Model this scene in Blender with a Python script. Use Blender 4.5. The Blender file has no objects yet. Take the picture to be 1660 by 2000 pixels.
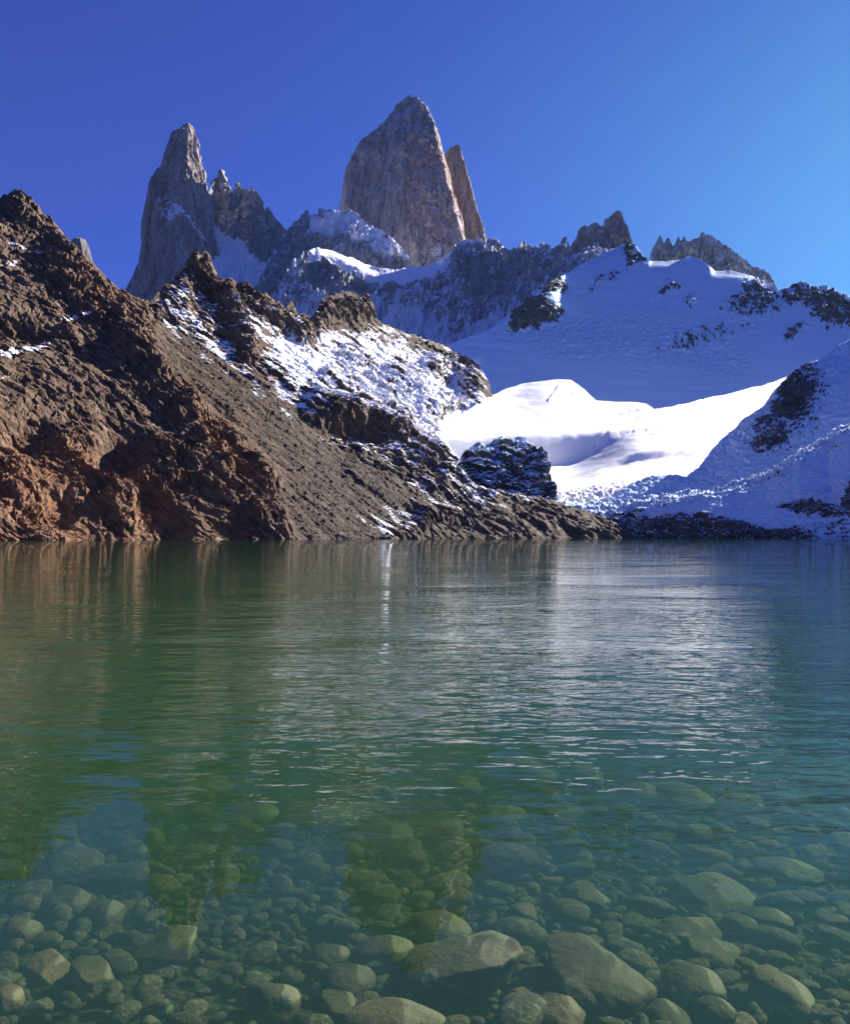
import bpy, math, random, time
import numpy as np
from mathutils import Vector

_T0 = time.time()
scn = bpy.context.scene
col = scn.collection
F = 1665.0          # focal length in reference pixels (reference frame is 1660 x 2000)
CX, HY = 830.0, 1046.0
H = 1.8             # camera height above the lake

# ------------------------------------------------------------------ camera
cam = bpy.data.cameras.new('camera')
cam.sensor_fit = 'HORIZONTAL'
cam.sensor_width = 36.0
cam.lens = 36.0 * F / 1660.0
cam.shift_y = (HY - 1000.0) / 1660.0
cam.clip_start = 0.05
cam.clip_end = 30000.0
camo = bpy.data.objects.new('camera', cam)
camo.location = (0, 0, H)
camo.rotation_euler = (math.radians(90), 0, 0)
col.objects.link(camo)
scn.camera = camo

# ------------------------------------------------------------------ light
SUN_AZ, SUN_EL = 50.0, 27.0          # azimuth to the right of the view direction (+Y), elevation
az, el = math.radians(SUN_AZ), math.radians(SUN_EL)
SUN = Vector((math.sin(az) * math.cos(el), math.cos(az) * math.cos(el), math.sin(el)))
sl = bpy.data.lights.new('sun', 'SUN')
sl.energy = 5.0
sl.angle = math.radians(0.5)
sl.color = (1.0, 0.93, 0.84)
so = bpy.data.objects.new('sun', sl)
so.rotation_euler = SUN.to_track_quat('Z', 'Y').to_euler()
col.objects.link(so)

world = bpy.data.worlds.new('World')
scn.world = world
world.use_nodes = True
wn, wl = world.node_tree.nodes, world.node_tree.links
bg = wn['Background']
sky = wn.new('ShaderNodeTexSky')
sky.sky_type = 'NISHITA'
sky.sun_disc = False
sky.sun_elevation = el
sky.sun_rotation = az
sky.altitude = 1200.0
sky.air_density = 1.0
sky.dust_density = 0.3
sky.ozone_density = 3.0
tint = wn.new('ShaderNodeMix'); tint.data_type = 'RGBA'; tint.blend_type = 'MULTIPLY'
tint.inputs[0].default_value = 1.0
tint.inputs[7].default_value = (0.205, 0.275, 0.90, 1)
wl.new(sky.outputs[0], tint.inputs[6])
# the clear sky pales to cyan round the sun and towards the horizon
wtc = wn.new('ShaderNodeTexCoord')
wdot = wn.new('ShaderNodeVectorMath'); wdot.operation = 'DOT_PRODUCT'
wl.new(wtc.outputs['Generated'], wdot.inputs[0]); wdot.inputs[1].default_value = SUN
wsep = wn.new('ShaderNodeSeparateXYZ'); wl.new(wtc.outputs['Generated'], wsep.inputs[0])


def wmath(op, a, b):
    n = wn.new('ShaderNodeMath'); n.operation = op
    for sk_, v in zip(n.inputs, (a, b)):
        if hasattr(v, 'is_linked'): wl.new(v, sk_)
        else: sk_.default_value = v
    return n.outputs[0]


near_sun = wmath('POWER', wmath('MAXIMUM', wdot.outputs['Value'], 0.0), 7.0)
lowness = wmath('MAXIMUM', wmath('SUBTRACT', 1.0, wmath('MULTIPLY', wmath('MAXIMUM', wsep.outputs['Z'], 0.0), 1.55)), 0.0)
glow = wmath('MULTIPLY', near_sun, lowness)
gcol = wn.new('ShaderNodeMix'); gcol.data_type = 'RGBA'; gcol.blend_type = 'ADD'
gcol.inputs[7].default_value = (1.3, 6.0, 0.2, 1)
wl.new(glow, gcol.inputs[0]); wl.new(tint.outputs[2], gcol.inputs[6])
wl.new(gcol.outputs[2], bg.inputs[0])
bg.inputs[1].default_value = 0.05

scn.view_settings.view_transform = 'Standard'
scn.view_settings.look = 'None'
scn.view_settings.exposure = 1.5
scn.view_settings.gamma = 1.0
scn.render.engine = 'CYCLES'
scn.cycles.use_denoising = True
scn.cycles.max_bounces = 6
scn.cycles.diffuse_bounces = 2
scn.cycles.glossy_bounces = 3
scn.cycles.transmission_bounces = 2
scn.cycles.transparent_max_bounces = 8
scn.cycles.volume_bounces = 1
scn.cycles.sample_clamp_indirect = 6.0

# ------------------------------------------------------------------ noise library
_rng = np.random.RandomState(7)
_perm = _rng.permutation(256).astype(np.int32)
_perm = np.concatenate([_perm, _perm, _perm])
_g = _rng.normal(size=(256, 3)).astype(np.float32)
_g /= np.linalg.norm(_g, axis=1, keepdims=True)
_rv = _rng.rand(256, 3).astype(np.float32)


def pnoise(p):
    """gradient noise, about -0.7..0.7; p (N,3)"""
    p = np.asarray(p, dtype=np.float32)
    i0 = np.floor(p)
    f = p - i0
    i = i0.astype(np.int32) & 255
    u = f * f * f * (f * (f * 6 - 15) + 10)
    out = np.zeros(len(p), np.float32)
    for dx in (0, 1):
        wx = u[:, 0] if dx else 1 - u[:, 0]
        hx = _perm[i[:, 0] + dx]
        for dy in (0, 1):
            wy = wx * (u[:, 1] if dy else 1 - u[:, 1])
            hy = _perm[hx + i[:, 1] + dy]
            for dz in (0, 1):
                w = wy * (u[:, 2] if dz else 1 - u[:, 2])
                g = _g[_perm[hy + i[:, 2] + dz] & 255]
                out += w * (g[:, 0] * (f[:, 0] - dx) + g[:, 1] * (f[:, 1] - dy) + g[:, 2] * (f[:, 2] - dz))
    return out * 1.5


def fbm(p, octv=4, gain=0.5, lac=2.03, ridged=False):
    p = np.asarray(p, dtype=np.float32).copy()
    a, s, tot = 1.0, 0.0, np.zeros(len(p), np.float32)
    for k in range(octv):
        n = pnoise(p)
        if ridged:
            n = 1 - 2 * np.abs(n)
        tot += a * n
        s += a
        a *= gain
        p = p * lac + 17.31
    return tot / s


def facets(p, tilt=1.0):
    """broken-rock facets: nearest cell's own tilted plane; returns plane value, F2-F1, cell random"""
    p = np.asarray(p, dtype=np.float32)
    b0 = np.floor(p - 0.5)
    n = len(p)
    f1 = np.full(n, 9.0, np.float32)
    f2 = np.full(n, 9.0, np.float32)
    val = np.zeros(n, np.float32)
    cid = np.zeros(n, np.float32)
    for dx in (0, 1):
        for dy in (0, 1):
            for dz in (0, 1):
                c = b0 + np.array([dx, dy, dz], np.float32)
                ci = c.astype(np.int32) & 255
                h = _perm[_perm[_perm[ci[:, 0]] + ci[:, 1]] + ci[:, 2]]
                d = p - (c + 0.2 + 0.6 * _rv[h])
                d2 = np.einsum('ij,ij->i', d, d)
                pv = np.einsum('ij,ij->i', d, _g[h]) * tilt + (_rv[h, 0] - 0.5) * 0.6
                m = d2 < f1
                f2 = np.where(m, f1, np.minimum(f2, d2))
                f1 = np.where(m, d2, f1)
                val = np.where(m, pv, val)
                cid = np.where(m, _rv[h, 1], cid)
    return val, np.sqrt(f2) - np.sqrt(f1), cid


def rockiness(P, size, stretch=(1, 1, 1), n=3, gain=0.5, seed=0.0):
    """multi-scale facets (metres out for a unit of size)"""
    q = np.asarray(P, np.float32) * np.array(stretch, np.float32) + seed
    w = np.stack([fbm(q / (size * 1.3) + 3.1, 2), fbm(q / (size * 1.3) + 31.7, 2), fbm(q / (size * 1.3) + 57.9, 2)], 1)
    q = q + w * size * 0.55
    tot, a, s = 0, 1.0, size
    for k in range(n):
        v, e, c = facets(q / s + 5.7 * k)
        tot = tot + a * (v - 0.35 * np.clip(1 - e * 5, 0, 1))
        a *= gain
        s /= 2.6
    return tot * size


def sstep(a, b, x):
    t = np.clip((x - a) / (b - a), 0, 1)
    return t * t * (3 - 2 * t)


def curve(pts):
    xs = np.array([p[0] for p in pts], float)
    ys = np.array([p[1] for p in pts], float)
    return lambda x: np.interp(x, xs, ys)


def seg_dist(px, py, pts):
    """distance to a polyline in px"""
    best = np.full(px.shape, 1e9)
    for (x1, y1), (x2, y2) in zip(pts[:-1], pts[1:]):
        dx, dy = x2 - x1, y2 - y1
        t = np.clip(((px - x1) * dx + (py - y1) * dy) / (dx * dx + dy * dy + 1e-9), 0, 1)
        best = np.minimum(best, np.hypot(px - x1 - t * dx, py - y1 - t * dy))
    return best


def blob(px, py, x, y, rx, ry, ang=0.0):
    a = math.radians(ang)
    u = ((px - x) * math.cos(a) + (py - y) * math.sin(a)) / rx
    v = (-(px - x) * math.sin(a) + (py - y) * math.cos(a)) / ry
    return np.exp(-(u * u + v * v))


def inpoly(px, py, pts, soft=6.0):
    inside = np.zeros(px.shape, bool)
    n = len(pts)
    for k in range(n):
        x1, y1 = pts[k]
        x2, y2 = pts[(k + 1) % n]
        c = ((y1 > py) != (y2 > py)) & (px < (x2 - x1) * (py - y1) / (y2 - y1 + 1e-9) + x1)
        inside ^= c
    d = seg_dist(px, py, list(pts) + [pts[0]])
    return sstep(-soft, soft, np.where(inside, d, -d))


# ------------------------------------------------------------------ mesh helpers
def set_props(o, label=None, category=None, group=None, kind=None):
    if label: o['label'] = label
    if category: o['category'] = category
    if group: o['group'] = group
    if kind: o['kind'] = kind
    return o


def grid_mesh(name, V, mat, attrs=None, closed_u=False, smooth=True, drop=None):
    R, C = V.shape[:2]
    me = bpy.data.meshes.new(name)
    idx = np.arange(R * C, dtype=np.int32).reshape(R, C)
    if closed_u:
        a = idx[:-1]; b = np.roll(idx, -1, 1)[:-1]; c = np.roll(idx, -1, 1)[1:]; d = idx[1:]
    else:
        a = idx[:-1, :-1]; b = idx[:-1, 1:]; c = idx[1:, 1:]; d = idx[1:, :-1]
    q = np.stack([a, b, c, d], -1).reshape(-1, 4)
    if drop is not None:
        q = q[~drop.reshape(-1)[q].any(1)]
    nf = len(q)
    me.vertices.add(R * C)
    me.vertices.foreach_set('co', V.reshape(-1).astype(np.float32))
    me.loops.add(nf * 4)
    me.loops.foreach_set('vertex_index', q.reshape(-1))
    me.polygons.add(nf)
    me.polygons.foreach_set('loop_start', np.arange(0, nf * 4, 4, dtype=np.int32))
    me.polygons.foreach_set('loop_total', np.full(nf, 4, np.int32))
    me.polygons.foreach_set('use_smooth', np.full(nf, smooth, bool))
    me.update(calc_edges=True)
    for k, v in (attrs or {}).items():
        at = me.attributes.new(k, 'FLOAT', 'POINT')
        at.data.foreach_set('value', np.asarray(v, np.float32).reshape(-1))
    me.materials.append(mat)
    o = bpy.data.objects.new(name, me)
    col.objects.link(o)
    return o


def normals(V, closed_u=False):
    if closed_u:
        du = np.roll(V, -1, 1) - np.roll(V, 1, 1)
    else:
        du = np.gradient(V, axis=1)
    dv = np.gradient(V, axis=0)
    n = np.cross(du, dv)
    n /= np.linalg.norm(n, axis=2, keepdims=True) + 1e-9
    return n


def sheet(name, mat, x0, x1, step, sky_pts, base, dbase, slope, disp, masks=None, back=0.5, back_slope=0.9,
          jag=(0, 1), water=False, ystep=None, nback=14, top_fade=0.0, hole=None, smooth=True):
    """a stretch of mountainside: its skyline at the measured bearings and heights, its depth from the slope of the ground"""
    xs = np.arange(x0, x1 + step, step)
    T = curve(sky_pts)(xs)
    if jag[0]:
        q = np.stack([xs / jag[1], xs * 0 + 3.3, xs * 0 + sum(map(ord, name)) % 17], 1)
        T = T - jag[0] * fbm(q, 5, 0.6, ridged=True)
    db = curve(dbase)(xs)
    B = HY + (H + 14.0) * F / db if water else curve(base)(xs)
    B = np.maximum(B, T + 4)
    nr = int(np.max(B - T) / (ystep or step)) + 2
    PX = np.repeat(xs[None], nr, 0)
    PY = np.maximum(T[None], B[None] - np.arange(nr)[:, None] * (ystep or step))
    last = np.argmax(PY <= T[None] + 1e-6, axis=0)
    t = (HY - PY) / F
    s = slope(PX, PY)
    g = 1.0 / np.maximum(s - t, 0.05)
    dt = np.diff(t, axis=0)
    lnD = np.concatenate([np.zeros((1, len(xs))), np.cumsum(0.5 * (g[1:] + g[:-1]) * dt, 0)], 0)
    D = db[None] * np.exp(lnD)
    V = np.stack([D * (PX - CX) / F, D, H + D * t], -1)
    # far side of the crest
    top = V[-1]
    ext = []
    for k in range(1, nback + 1):
        r = (k / nback) ** 1.6 * back * top[:, 1]
        e = top.copy()
        e[:, 1] += r
        e[:, 2] -= r * back_slope * (0.35 + 0.65 * k / nback)
        ext.append(e)
    VA = np.concatenate([V, np.stack(ext)], 0)
    PXA = np.concatenate([PX, np.repeat(PX[-1:], nback, 0)], 0)
    PYA = np.concatenate([PY, np.repeat(PY[-1:], nback, 0)], 0)
    N = normals(VA)
    ri = np.arange(VA.shape[0])[:, None]
    src = np.where((ri >= last[None] - 1) & (ri <= nr), np.maximum(last[None] - 2, 0), ri)
    ci = np.repeat(np.arange(VA.shape[1])[None], VA.shape[0], 0)
    N = N[src, ci]
    sh = VA.shape[:2]
    d = disp(VA.reshape(-1, 3), PXA.reshape(-1), PYA.reshape(-1), N.reshape(-1, 3))
    d = d.reshape(sh + (-1,))
    if top_fade:
        k = 1 - top_fade * sstep(30, 0, PYA - T[None])
        d = d * k[..., None]
    VD = VA + N * d[..., :1]
    if d.shape[-1] > 1:
        VD[..., 2] += d[..., 1]
    ND = normals(VD)[np.where((ri >= last[None] - 1) & (ri <= nr), np.maximum(last[None] - 2, 0), ri), ci]
    at = masks(VD.reshape(-1, 3), ND.reshape(-1, 3), PXA.reshape(-1), PYA.reshape(-1), d[..., 0].reshape(-1)) if masks else {}
    dr = hole(PXA, PYA) if hole else None
    if hole:
        dr = dr | ((ri > nr) & (PXA > 868))
    return grid_mesh(name, VD, mat, at, drop=dr, smooth=smooth)


# ------------------------------------------------------------------ materials
def nodes_of(name):
    m = bpy.data.materials.new(name)
    m.use_nodes = True
    nt = m.node_tree
    b = nt.nodes['Principled BSDF']
    b.inputs['Specular IOR Level'].default_value = 0.2
    return m, nt.nodes, nt.links, b


def N_(nd, typ, **kw):
    n = nd.new(typ)
    for k, v in kw.items():
        setattr(n, k, v)
    return n


def mixc(nd, lk, fac, a, b, blend='MIX'):
    m = N_(nd, 'ShaderNodeMix', data_type='RGBA', blend_type=blend)
    for sock, v in ((m.inputs[0], fac), (m.inputs[6], a), (m.inputs[7], b)):
        if hasattr(v, 'is_linked'):
            lk.new(v, sock)
        elif isinstance(v, (int, float)):
            sock.default_value = v
        else:
            sock.default_value = (*v, 1)
    return m.outputs[2]


def math_(nd, lk, op, a, b=0.0, c=0.0, clamp=False):
    m = N_(nd, 'ShaderNodeMath', operation=op, use_clamp=clamp)
    for sock, v in zip(m.inputs, (a, b, c)):
        if hasattr(v, 'is_linked'):
            lk.new(v, sock)
        else:
            sock.default_value = v
    return m.outputs[0]


def noise_(nd, lk, vec, scale, detail=4.0, rough=0.55, dist=0.0):
    n = N_(nd, 'ShaderNodeTexNoise')
    n.inputs['Scale'].default_value = scale
    n.inputs['Detail'].default_value = detail
    n.inputs['Roughness'].default_value = rough
    n.inputs['Distortion'].default_value = dist
    lk.new(vec, n.inputs['Vector'])
    return n.outputs['Fac']


def ramp01(nd, lk, x, a, b):
    m = N_(nd, 'ShaderNodeMapRange', interpolation_type='SMOOTHSTEP')
    lk.new(x, m.inputs['Value'])
    m.inputs['From Min'].default_value = a
    m.inputs['From Max'].default_value = b
    return m.outputs['Result']


def mountain_mat(name, dark, mid, warm, size, snow_sharp=0.10, bump=0.6, stretch=(1, 1, 1), snow_col=(0.86, 0.87, 0.90), snow_noise=0.5, strata=None, cracks=False):
    """rock with snow lying where the mesh says it lies; size = metres of the main grain"""
    m, nd, lk, b = nodes_of(name)
    tc = N_(nd, 'ShaderNodeTexCoord')
    mp = N_(nd, 'ShaderNodeMapping')
    mp.inputs['Scale'].default_value = stretch
    lk.new(tc.outputs['Object'], mp.inputs[0])
    vec = mp.outputs[0]
    big = noise_(nd, lk, vec, 0.18 / size, 5, 0.6)
    fine = noise_(nd, lk, vec, 1.0 / size, 6, 0.68)
    tiny = noise_(nd, lk, vec, 4.0 / size, 4, 0.7)
    if strata is not None:
        m1 = N_(nd, 'ShaderNodeMapping'); m1.inputs['Rotation'].default_value = (0, math.radians(strata), 0)
        lk.new(tc.outputs['Object'], m1.inputs[0])
        m2 = N_(nd, 'ShaderNodeMapping'); m2.inputs['Scale'].default_value = (0.16, 0.16, 1)
        lk.new(m1.outputs[0], m2.inputs[0])
        bands = noise_(nd, lk, m2.outputs[0], 0.9 / size, 7, 0.7, 0.6)
        vor = N_(nd, 'ShaderNodeTexVoronoi', feature='F1'); vor.inputs['Scale'].default_value = 0.8 / size
        wv_ = N_(nd, 'ShaderNodeMapping'); wv_.inputs['Scale'].default_value = (0.5, 0.5, 1.2)
        lk.new(m1.outputs[0], wv_.inputs[0]); lk.new(wv_.outputs[0], vor.inputs['Vector'])
        fine = math_(nd, lk, 'ADD', math_(nd, lk, 'MULTIPLY', fine, 0.45), math_(nd, lk, 'MULTIPLY', bands, 0.55))
    sn = N_(nd, 'ShaderNodeAttribute', attribute_name='snow').outputs['Fac']
    ti = N_(nd, 'ShaderNodeAttribute', attribute_name='tint').outputs['Fac']
    c = mixc(nd, lk, ramp01(nd, lk, big, 0.35, 0.65), dark, mid)
    tf = math_(nd, lk, 'MULTIPLY', ti, ramp01(nd, lk, fine, 0.25, 0.7))
    c = mixc(nd, lk, tf, c, warm)
    if strata is not None:
        c = mixc(nd, lk, math_(nd, lk, 'MULTIPLY', ramp01(nd, lk, bands, 0.50, 0.64), 0.7), c, (0.36, 0.275, 0.20))
        c = mixc(nd, lk, math_(nd, lk, 'MULTIPLY', ramp01(nd, lk, bands, 0.46, 0.30), 0.7), c, (0.018, 0.016, 0.015))
        gy_ = N_(nd, 'ShaderNodeAttribute', attribute_name='grey').outputs['Fac']
        c = mixc(nd, lk, gy_, c, mixc(nd, lk, 1.0, c, (0.82, 0.95, 1.12), 'MULTIPLY'))
        sc_ = N_(nd, 'ShaderNodeAttribute', attribute_name='scree').outputs['Fac']
        c = mixc(nd, lk, math_(nd, lk, 'MULTIPLY', sc_, 0.75, clamp=True), c, (0.062, 0.050, 0.041))
    if cracks:
        for fz, sc_k, wdt in ((0.07, 0.16, 0.022), (0.12, 0.40, 0.018)):
            mk = N_(nd, 'ShaderNodeMapping'); mk.inputs['Scale'].default_value = (1, 1, fz)
            lk.new(tc.outputs['Object'], mk.inputs[0])
            nk = noise_(nd, lk, mk.outputs[0], sc_k / size, 3, 0.5, 0.4)
            ab = math_(nd, lk, 'ABSOLUTE', math_(nd, lk, 'SUBTRACT', nk, 0.5))
            c = mixc(nd, lk, math_(nd, lk, 'MULTIPLY', ramp01(nd, lk, ab, wdt, wdt * 0.3), 0.7), c, (0.07, 0.065, 0.065))
    # grain
    gr = N_(nd, 'ShaderNodeMapRange')
    lk.new(tiny, gr.inputs['Value'])
    gr.inputs['From Min'].default_value = 0.3; gr.inputs['From Max'].default_value = 0.7
    gr.inputs['To Min'].default_value = 0.4; gr.inputs['To Max'].default_value = 1.6
    c = mixc(nd, lk, 1.0, c, gr.outputs[0], 'MULTIPLY')
    # snow
    f = math_(nd, lk, 'SUBTRACT', fine, 0.5)
    f2 = math_(nd, lk, 'SUBTRACT', tiny, 0.5)
    k = math_(nd, lk, 'MULTIPLY_ADD', f, snow_noise, sn)
    k = math_(nd, lk, 'MULTIPLY_ADD', f2, snow_noise * 0.8, k)
    sf = ramp01(nd, lk, k, 0.5 - snow_sharp, 0.5 + snow_sharp)
    c = mixc(nd, lk, sf, c, snow_col)
    lk.new(c, b.inputs['Base Color'])
    b.inputs['Roughness'].default_value = 0.85
    h = math_(nd, lk, 'MULTIPLY_ADD', tiny, 0.35, fine)
    if strata is not None:
        h = math_(nd, lk, 'MULTIPLY_ADD', vor.outputs['Distance'], -0.5, math_(nd, lk, 'MULTIPLY', h, 2.0))
    inv = math_(nd, lk, 'SUBTRACT', 1.0, math_(nd, lk, 'MULTIPLY', sf, 0.85))
    bp = N_(nd, 'ShaderNodeBump')
    bp.inputs['Distance'].default_value = size * 0.8
    lk.new(math_(nd, lk, 'MULTIPLY', inv, bump), bp.inputs['Strength'])
    lk.new(h, bp.inputs['Height'])
    lk.new(bp.outputs[0], b.inputs['Normal'])
    return m


M_brown = mountain_mat('brown_rock_and_snow', (0.055, 0.045, 0.038), (0.165, 0.12, 0.086), (0.36, 0.165, 0.07), 1.3, bump=1.0, strata=-40, snow_noise=0.55)
M_darksnow = mountain_mat('dark_rock_under_shade_blue_snow', (0.05, 0.05, 0.055), (0.12, 0.11, 0.105), (0.2, 0.16, 0.13), 2.2, snow_noise=0.5, snow_col=(0.62, 0.75, 0.88))  # snow colour darkened and blued to deepen the shade on these slopes
M_wall = mountain_mat('grey_rock_wall_with_snow', (0.24, 0.26, 0.28), (0.38, 0.385, 0.39), (0.3, 0.24, 0.2), 9.0, stretch=(1, 1, 0.5), snow_noise=0.6)
M_granite = mountain_mat('grey_and_pink_granite', (0.19, 0.205, 0.21), (0.50, 0.48, 0.44), (0.60, 0.32, 0.26), 7.0, stretch=(1, 1, 0.16), bump=0.5, snow_noise=0.45, cracks=True)
M_pillar = mountain_mat('brownish_granite', (0.13, 0.125, 0.13), (0.30, 0.265, 0.25), (0.38, 0.25, 0.21), 7.0, stretch=(1, 1, 0.16), bump=0.6, snow_noise=0.5, cracks=True)
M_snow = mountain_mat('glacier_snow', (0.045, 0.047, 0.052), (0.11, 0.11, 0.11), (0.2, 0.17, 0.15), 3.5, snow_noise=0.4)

M_glacier = mountain_mat('shade_blue_glacier_snow', (0.045, 0.047, 0.052), (0.11, 0.11, 0.11), (0.2, 0.17, 0.15), 3.5, snow_noise=0.4, snow_col=(0.58, 0.75, 0.89))  # bluish ice, with the slope's shade also put into the snow colour
# ------------------------------------------------------------------ the brown hillside and the snowy shoulder behind it
A_SKY = [(-420, 330), (-300, 380), (-200, 360), (-100, 392), (0, 396), (15, 390), (40, 388), (55, 402), (75, 426), (100, 446), (120, 474), (150, 502), (180, 530), (200, 555),
         (225, 566), (243, 576), (270, 590), (292, 598), (305, 582), (322, 566), (340, 552), (352, 540), (366, 520), (376, 503), (386, 497),
         (394, 512), (402, 500), (410, 508), (416, 536), (430, 548), (448, 552), (462, 565), (475, 556), (490, 570), (505, 585), (520, 580), (535, 596), (560, 604), (566, 596), (574, 612),
         (590, 622), (604, 628), (614, 612), (624, 596), (640, 584), (660, 580), (676, 573), (690, 580), (704, 588), (712, 580), (722, 604), (735, 626),
         (755, 640), (790, 655), (830, 668), (870, 682), (905, 700), (930, 716), (945, 735), (955, 752), (962, 780), (970, 820), (980, 880), (992, 940),
         (1010, 962), (1050, 972), (1090, 985), (1130, 1000), (1170, 1016), (1210, 1032), (1240, 1049), (1260, 1060), (1300, 1066)]
A_D = [(-420, 210), (-200, 245), (0, 285), (300, 345), (600, 405), (900, 465), (1240, 525), (1300, 535)]
A_RIDGES = [  # crest line, half width px, height m
    ([(245, 690), (330, 760), (420, 835), (525, 938)], 34, 11),
    ([(300, 745), (390, 855), (445, 905)], 26, 7),
    ([(300, 905), (420, 935), (540, 1045)], 46, 11),
    ([(120, 880), (205, 950), (262, 1020)], 40, 7),
    ([(10, 930), (60, 1000), (90, 1060)], 36, 6),
    ([(40, 400), (120, 480), (200, 570)], 34, 8),
    ([(100, 520), (200, 610), (270, 700)], 38, 6),
    ([(620, 800), (720, 808), (770, 832)], 38, 11),
    ([(760, 842), (840, 890)], 32, 8),
    ([(390, 510), (450, 590), (478, 690)], 22, 5),
    ([(480, 570), (570, 640), (600, 660)], 20, 9),
    ([(615, 612), (715, 600)], 26, 6),
    ([(850, 715), (920, 740)], 26, 12),
    ([(770, 738), (860, 790), (900, 800)], 30, 10),
    ([(680, 700), (760, 770)], 26, 7),
    ([(640, 740), (690, 760)], 16, 7),
    ([(830, 985), (930, 1000), (1010, 1040)], 30, 3),
    ([(1000, 985), (1100, 1010), (1190, 1045)], 24, 2.5),
    ([(880, 940), (990, 985)], 24, 2),
    ([(690, 920), (780, 965), (830, 1000)], 26, 4),
]
A_HOLES = [(232, 895, 42, 40, 40, -15), (335, 772, 30, 24, 30, -7), (296, 985, 34, 52, -10, -12), (25, 645, 70, 26, 10, -9), (60, 856, 52, 26, 20, -8),
           (95, 470, 20, 16, 0, -6), (420, 840, 26, 40, -20, -9), (470, 905, 24, 30, 0, -8), (690, 850, 60, 16, 8, -9), (120, 1000, 24, 30, 0, -5), (345, 1030, 26, 30, 0, -8),
           (440, 640, 24, 40, -20, -6), (700, 620, 50, 16, 10, -4), (405, 560, 30, 50, 20, -7)]


def warp(px, py, amp=14, sc=60.0):
    q = np.stack([px / sc, py / sc, px * 0 + 1.7], 1)
    return px + amp * fbm(q, 3), py + amp * fbm(q + 9.3, 3)


def scree(px, py):
    m = inpoly(px, py, [(330, 610), (470, 720), (620, 800), (650, 870), (880, 990), (700, 1060), (560, 1060), (540, 960), (430, 830), (300, 700)], 26)
    return m


def A_slope(px, py):
    s = 0.78 + 0.0 * px
    s = s - 0.16 * sstep(500, 900, px)
    s = s - 0.16 * inpoly(px, py, [(480, 640), (760, 650), (930, 740), (900, 830), (700, 780), (560, 740)], 40)
    s = s + 0.5 * blob(px, py, 690, 605, 70, 26) + 0.35 * blob(px, py, 400, 550, 60, 60)
    s = s - 0.12 * inpoly(px, py, [(862, 800), (975, 780), (1000, 950), (900, 900), (840, 860)], 24)
    s = s - 0.1 * sstep(960, 1010, px)
    return np.maximum(s, 0.40 - 0.12 * sstep(840, 900, px) * sstep(900, 950, py))


def A_disp(P, px, py, N):
    wx, wy = warp(px, py)
    d = np.zeros(len(px))
    rock = np.zeros(len(px))
    for pts, w, h in A_RIDGES:
        r = seg_dist(wx, wy, pts) / w
        k = np.clip(1 - r * r, 0, 1) ** 1.3
        d += h * k * 0.42
        rock = np.maximum(rock, np.clip(1.5 - r, 0, 1))
    for x, y, rx, ry, an, h in A_HOLES:
        k = blob(wx, wy, x, y, rx, ry, an)
        d += h * np.clip(k * 1.4, 0, 1) * 0.8
    sc = scree(px, py)
    snowy = inpoly(px, py, [(480, 620), (760, 650), (950, 740), (900, 830), (700, 800), (560, 740)], 40)
    amp = (1 - 0.9 * sc) * (0.50 + 0.5 * rock) * (1 - 0.3 * snowy)
    d += 4.5 * fbm(P / 60.0, 4) * (1 - 0.75 * sc)
    # slabs and strata dip down to the right
    wv = np.stack([fbm(P / 26.0 + 4.0, 3), fbm(P / 26.0 + 40.0, 3), fbm(P / 26.0 + 80.0, 3)], 1)
    Pw = P + 4.5 * wv
    a = math.radians(-40)
    u = Pw[:, 0] * math.cos(a) + Pw[:, 2] * math.sin(a)
    w = -Pw[:, 0] * math.sin(a) + Pw[:, 2] * math.cos(a)
    Q = np.stack([u * 0.20, Pw[:, 1] * 0.20, w], 1)
    strata = fbm(Q / 3.2, 5, 0.62, ridged=True)
    v1, e1, _ = facets(np.stack([u * 0.45, Pw[:, 1] * 0.45, w], 1) / 13.0)
    v2, e2, _ = facets(np.stack([u * 0.3, Pw[:, 1] * 0.4, w], 1) / 4.5 + 9.1)
    cliffs = fbm(P * np.array([1, 1, 0.35]) / 9.0 + 6.0, 5, 0.58, ridged=True)
    v3, e3, _ = facets(np.stack([u * 0.28, Pw[:, 1] * 0.4, w], 1) / 1.8 + 3.3)
    end = 1 - 0.5 * sstep(820, 900, px) * sstep(900, 950, py)
    d += amp * end * (2.6 * v1 + 2.8 * v2 + 1.7 * v3 + 4.0 * fbm(Q / 9.0 + 7.0, 3, 0.5, ridged=True) - 0.5 * np.clip(1 - e2 * 7, 0, 1) + 2.8 * strata + 0.8 * cliffs + 0.55 * fbm(P / 1.5, 3, 0.7, ridged=True))
    gul = fbm(np.stack([(px * 0.79 + py * 0.62) / 90, (-px * 0.62 + py * 0.79) / 11, px * 0], 1), 3)
    d += sc * (1.3 * gul + 0.55 * fbm(P / 1.3, 3, 0.7) + 0.5 * np.clip(fbm(P / 2.4 + 3.0, 3, 0.6) - 0.16, 0, 1) * 5)
    near_snow = inpoly(px, py, [(862, 812), (955, 795), (975, 830), (960, 955), (900, 900), (850, 860)], 10)
    return d * (1 - 0.8 * near_snow) * (1 - 0.75 * sstep(930, 950, px) * sstep(960, 930, py))


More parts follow.
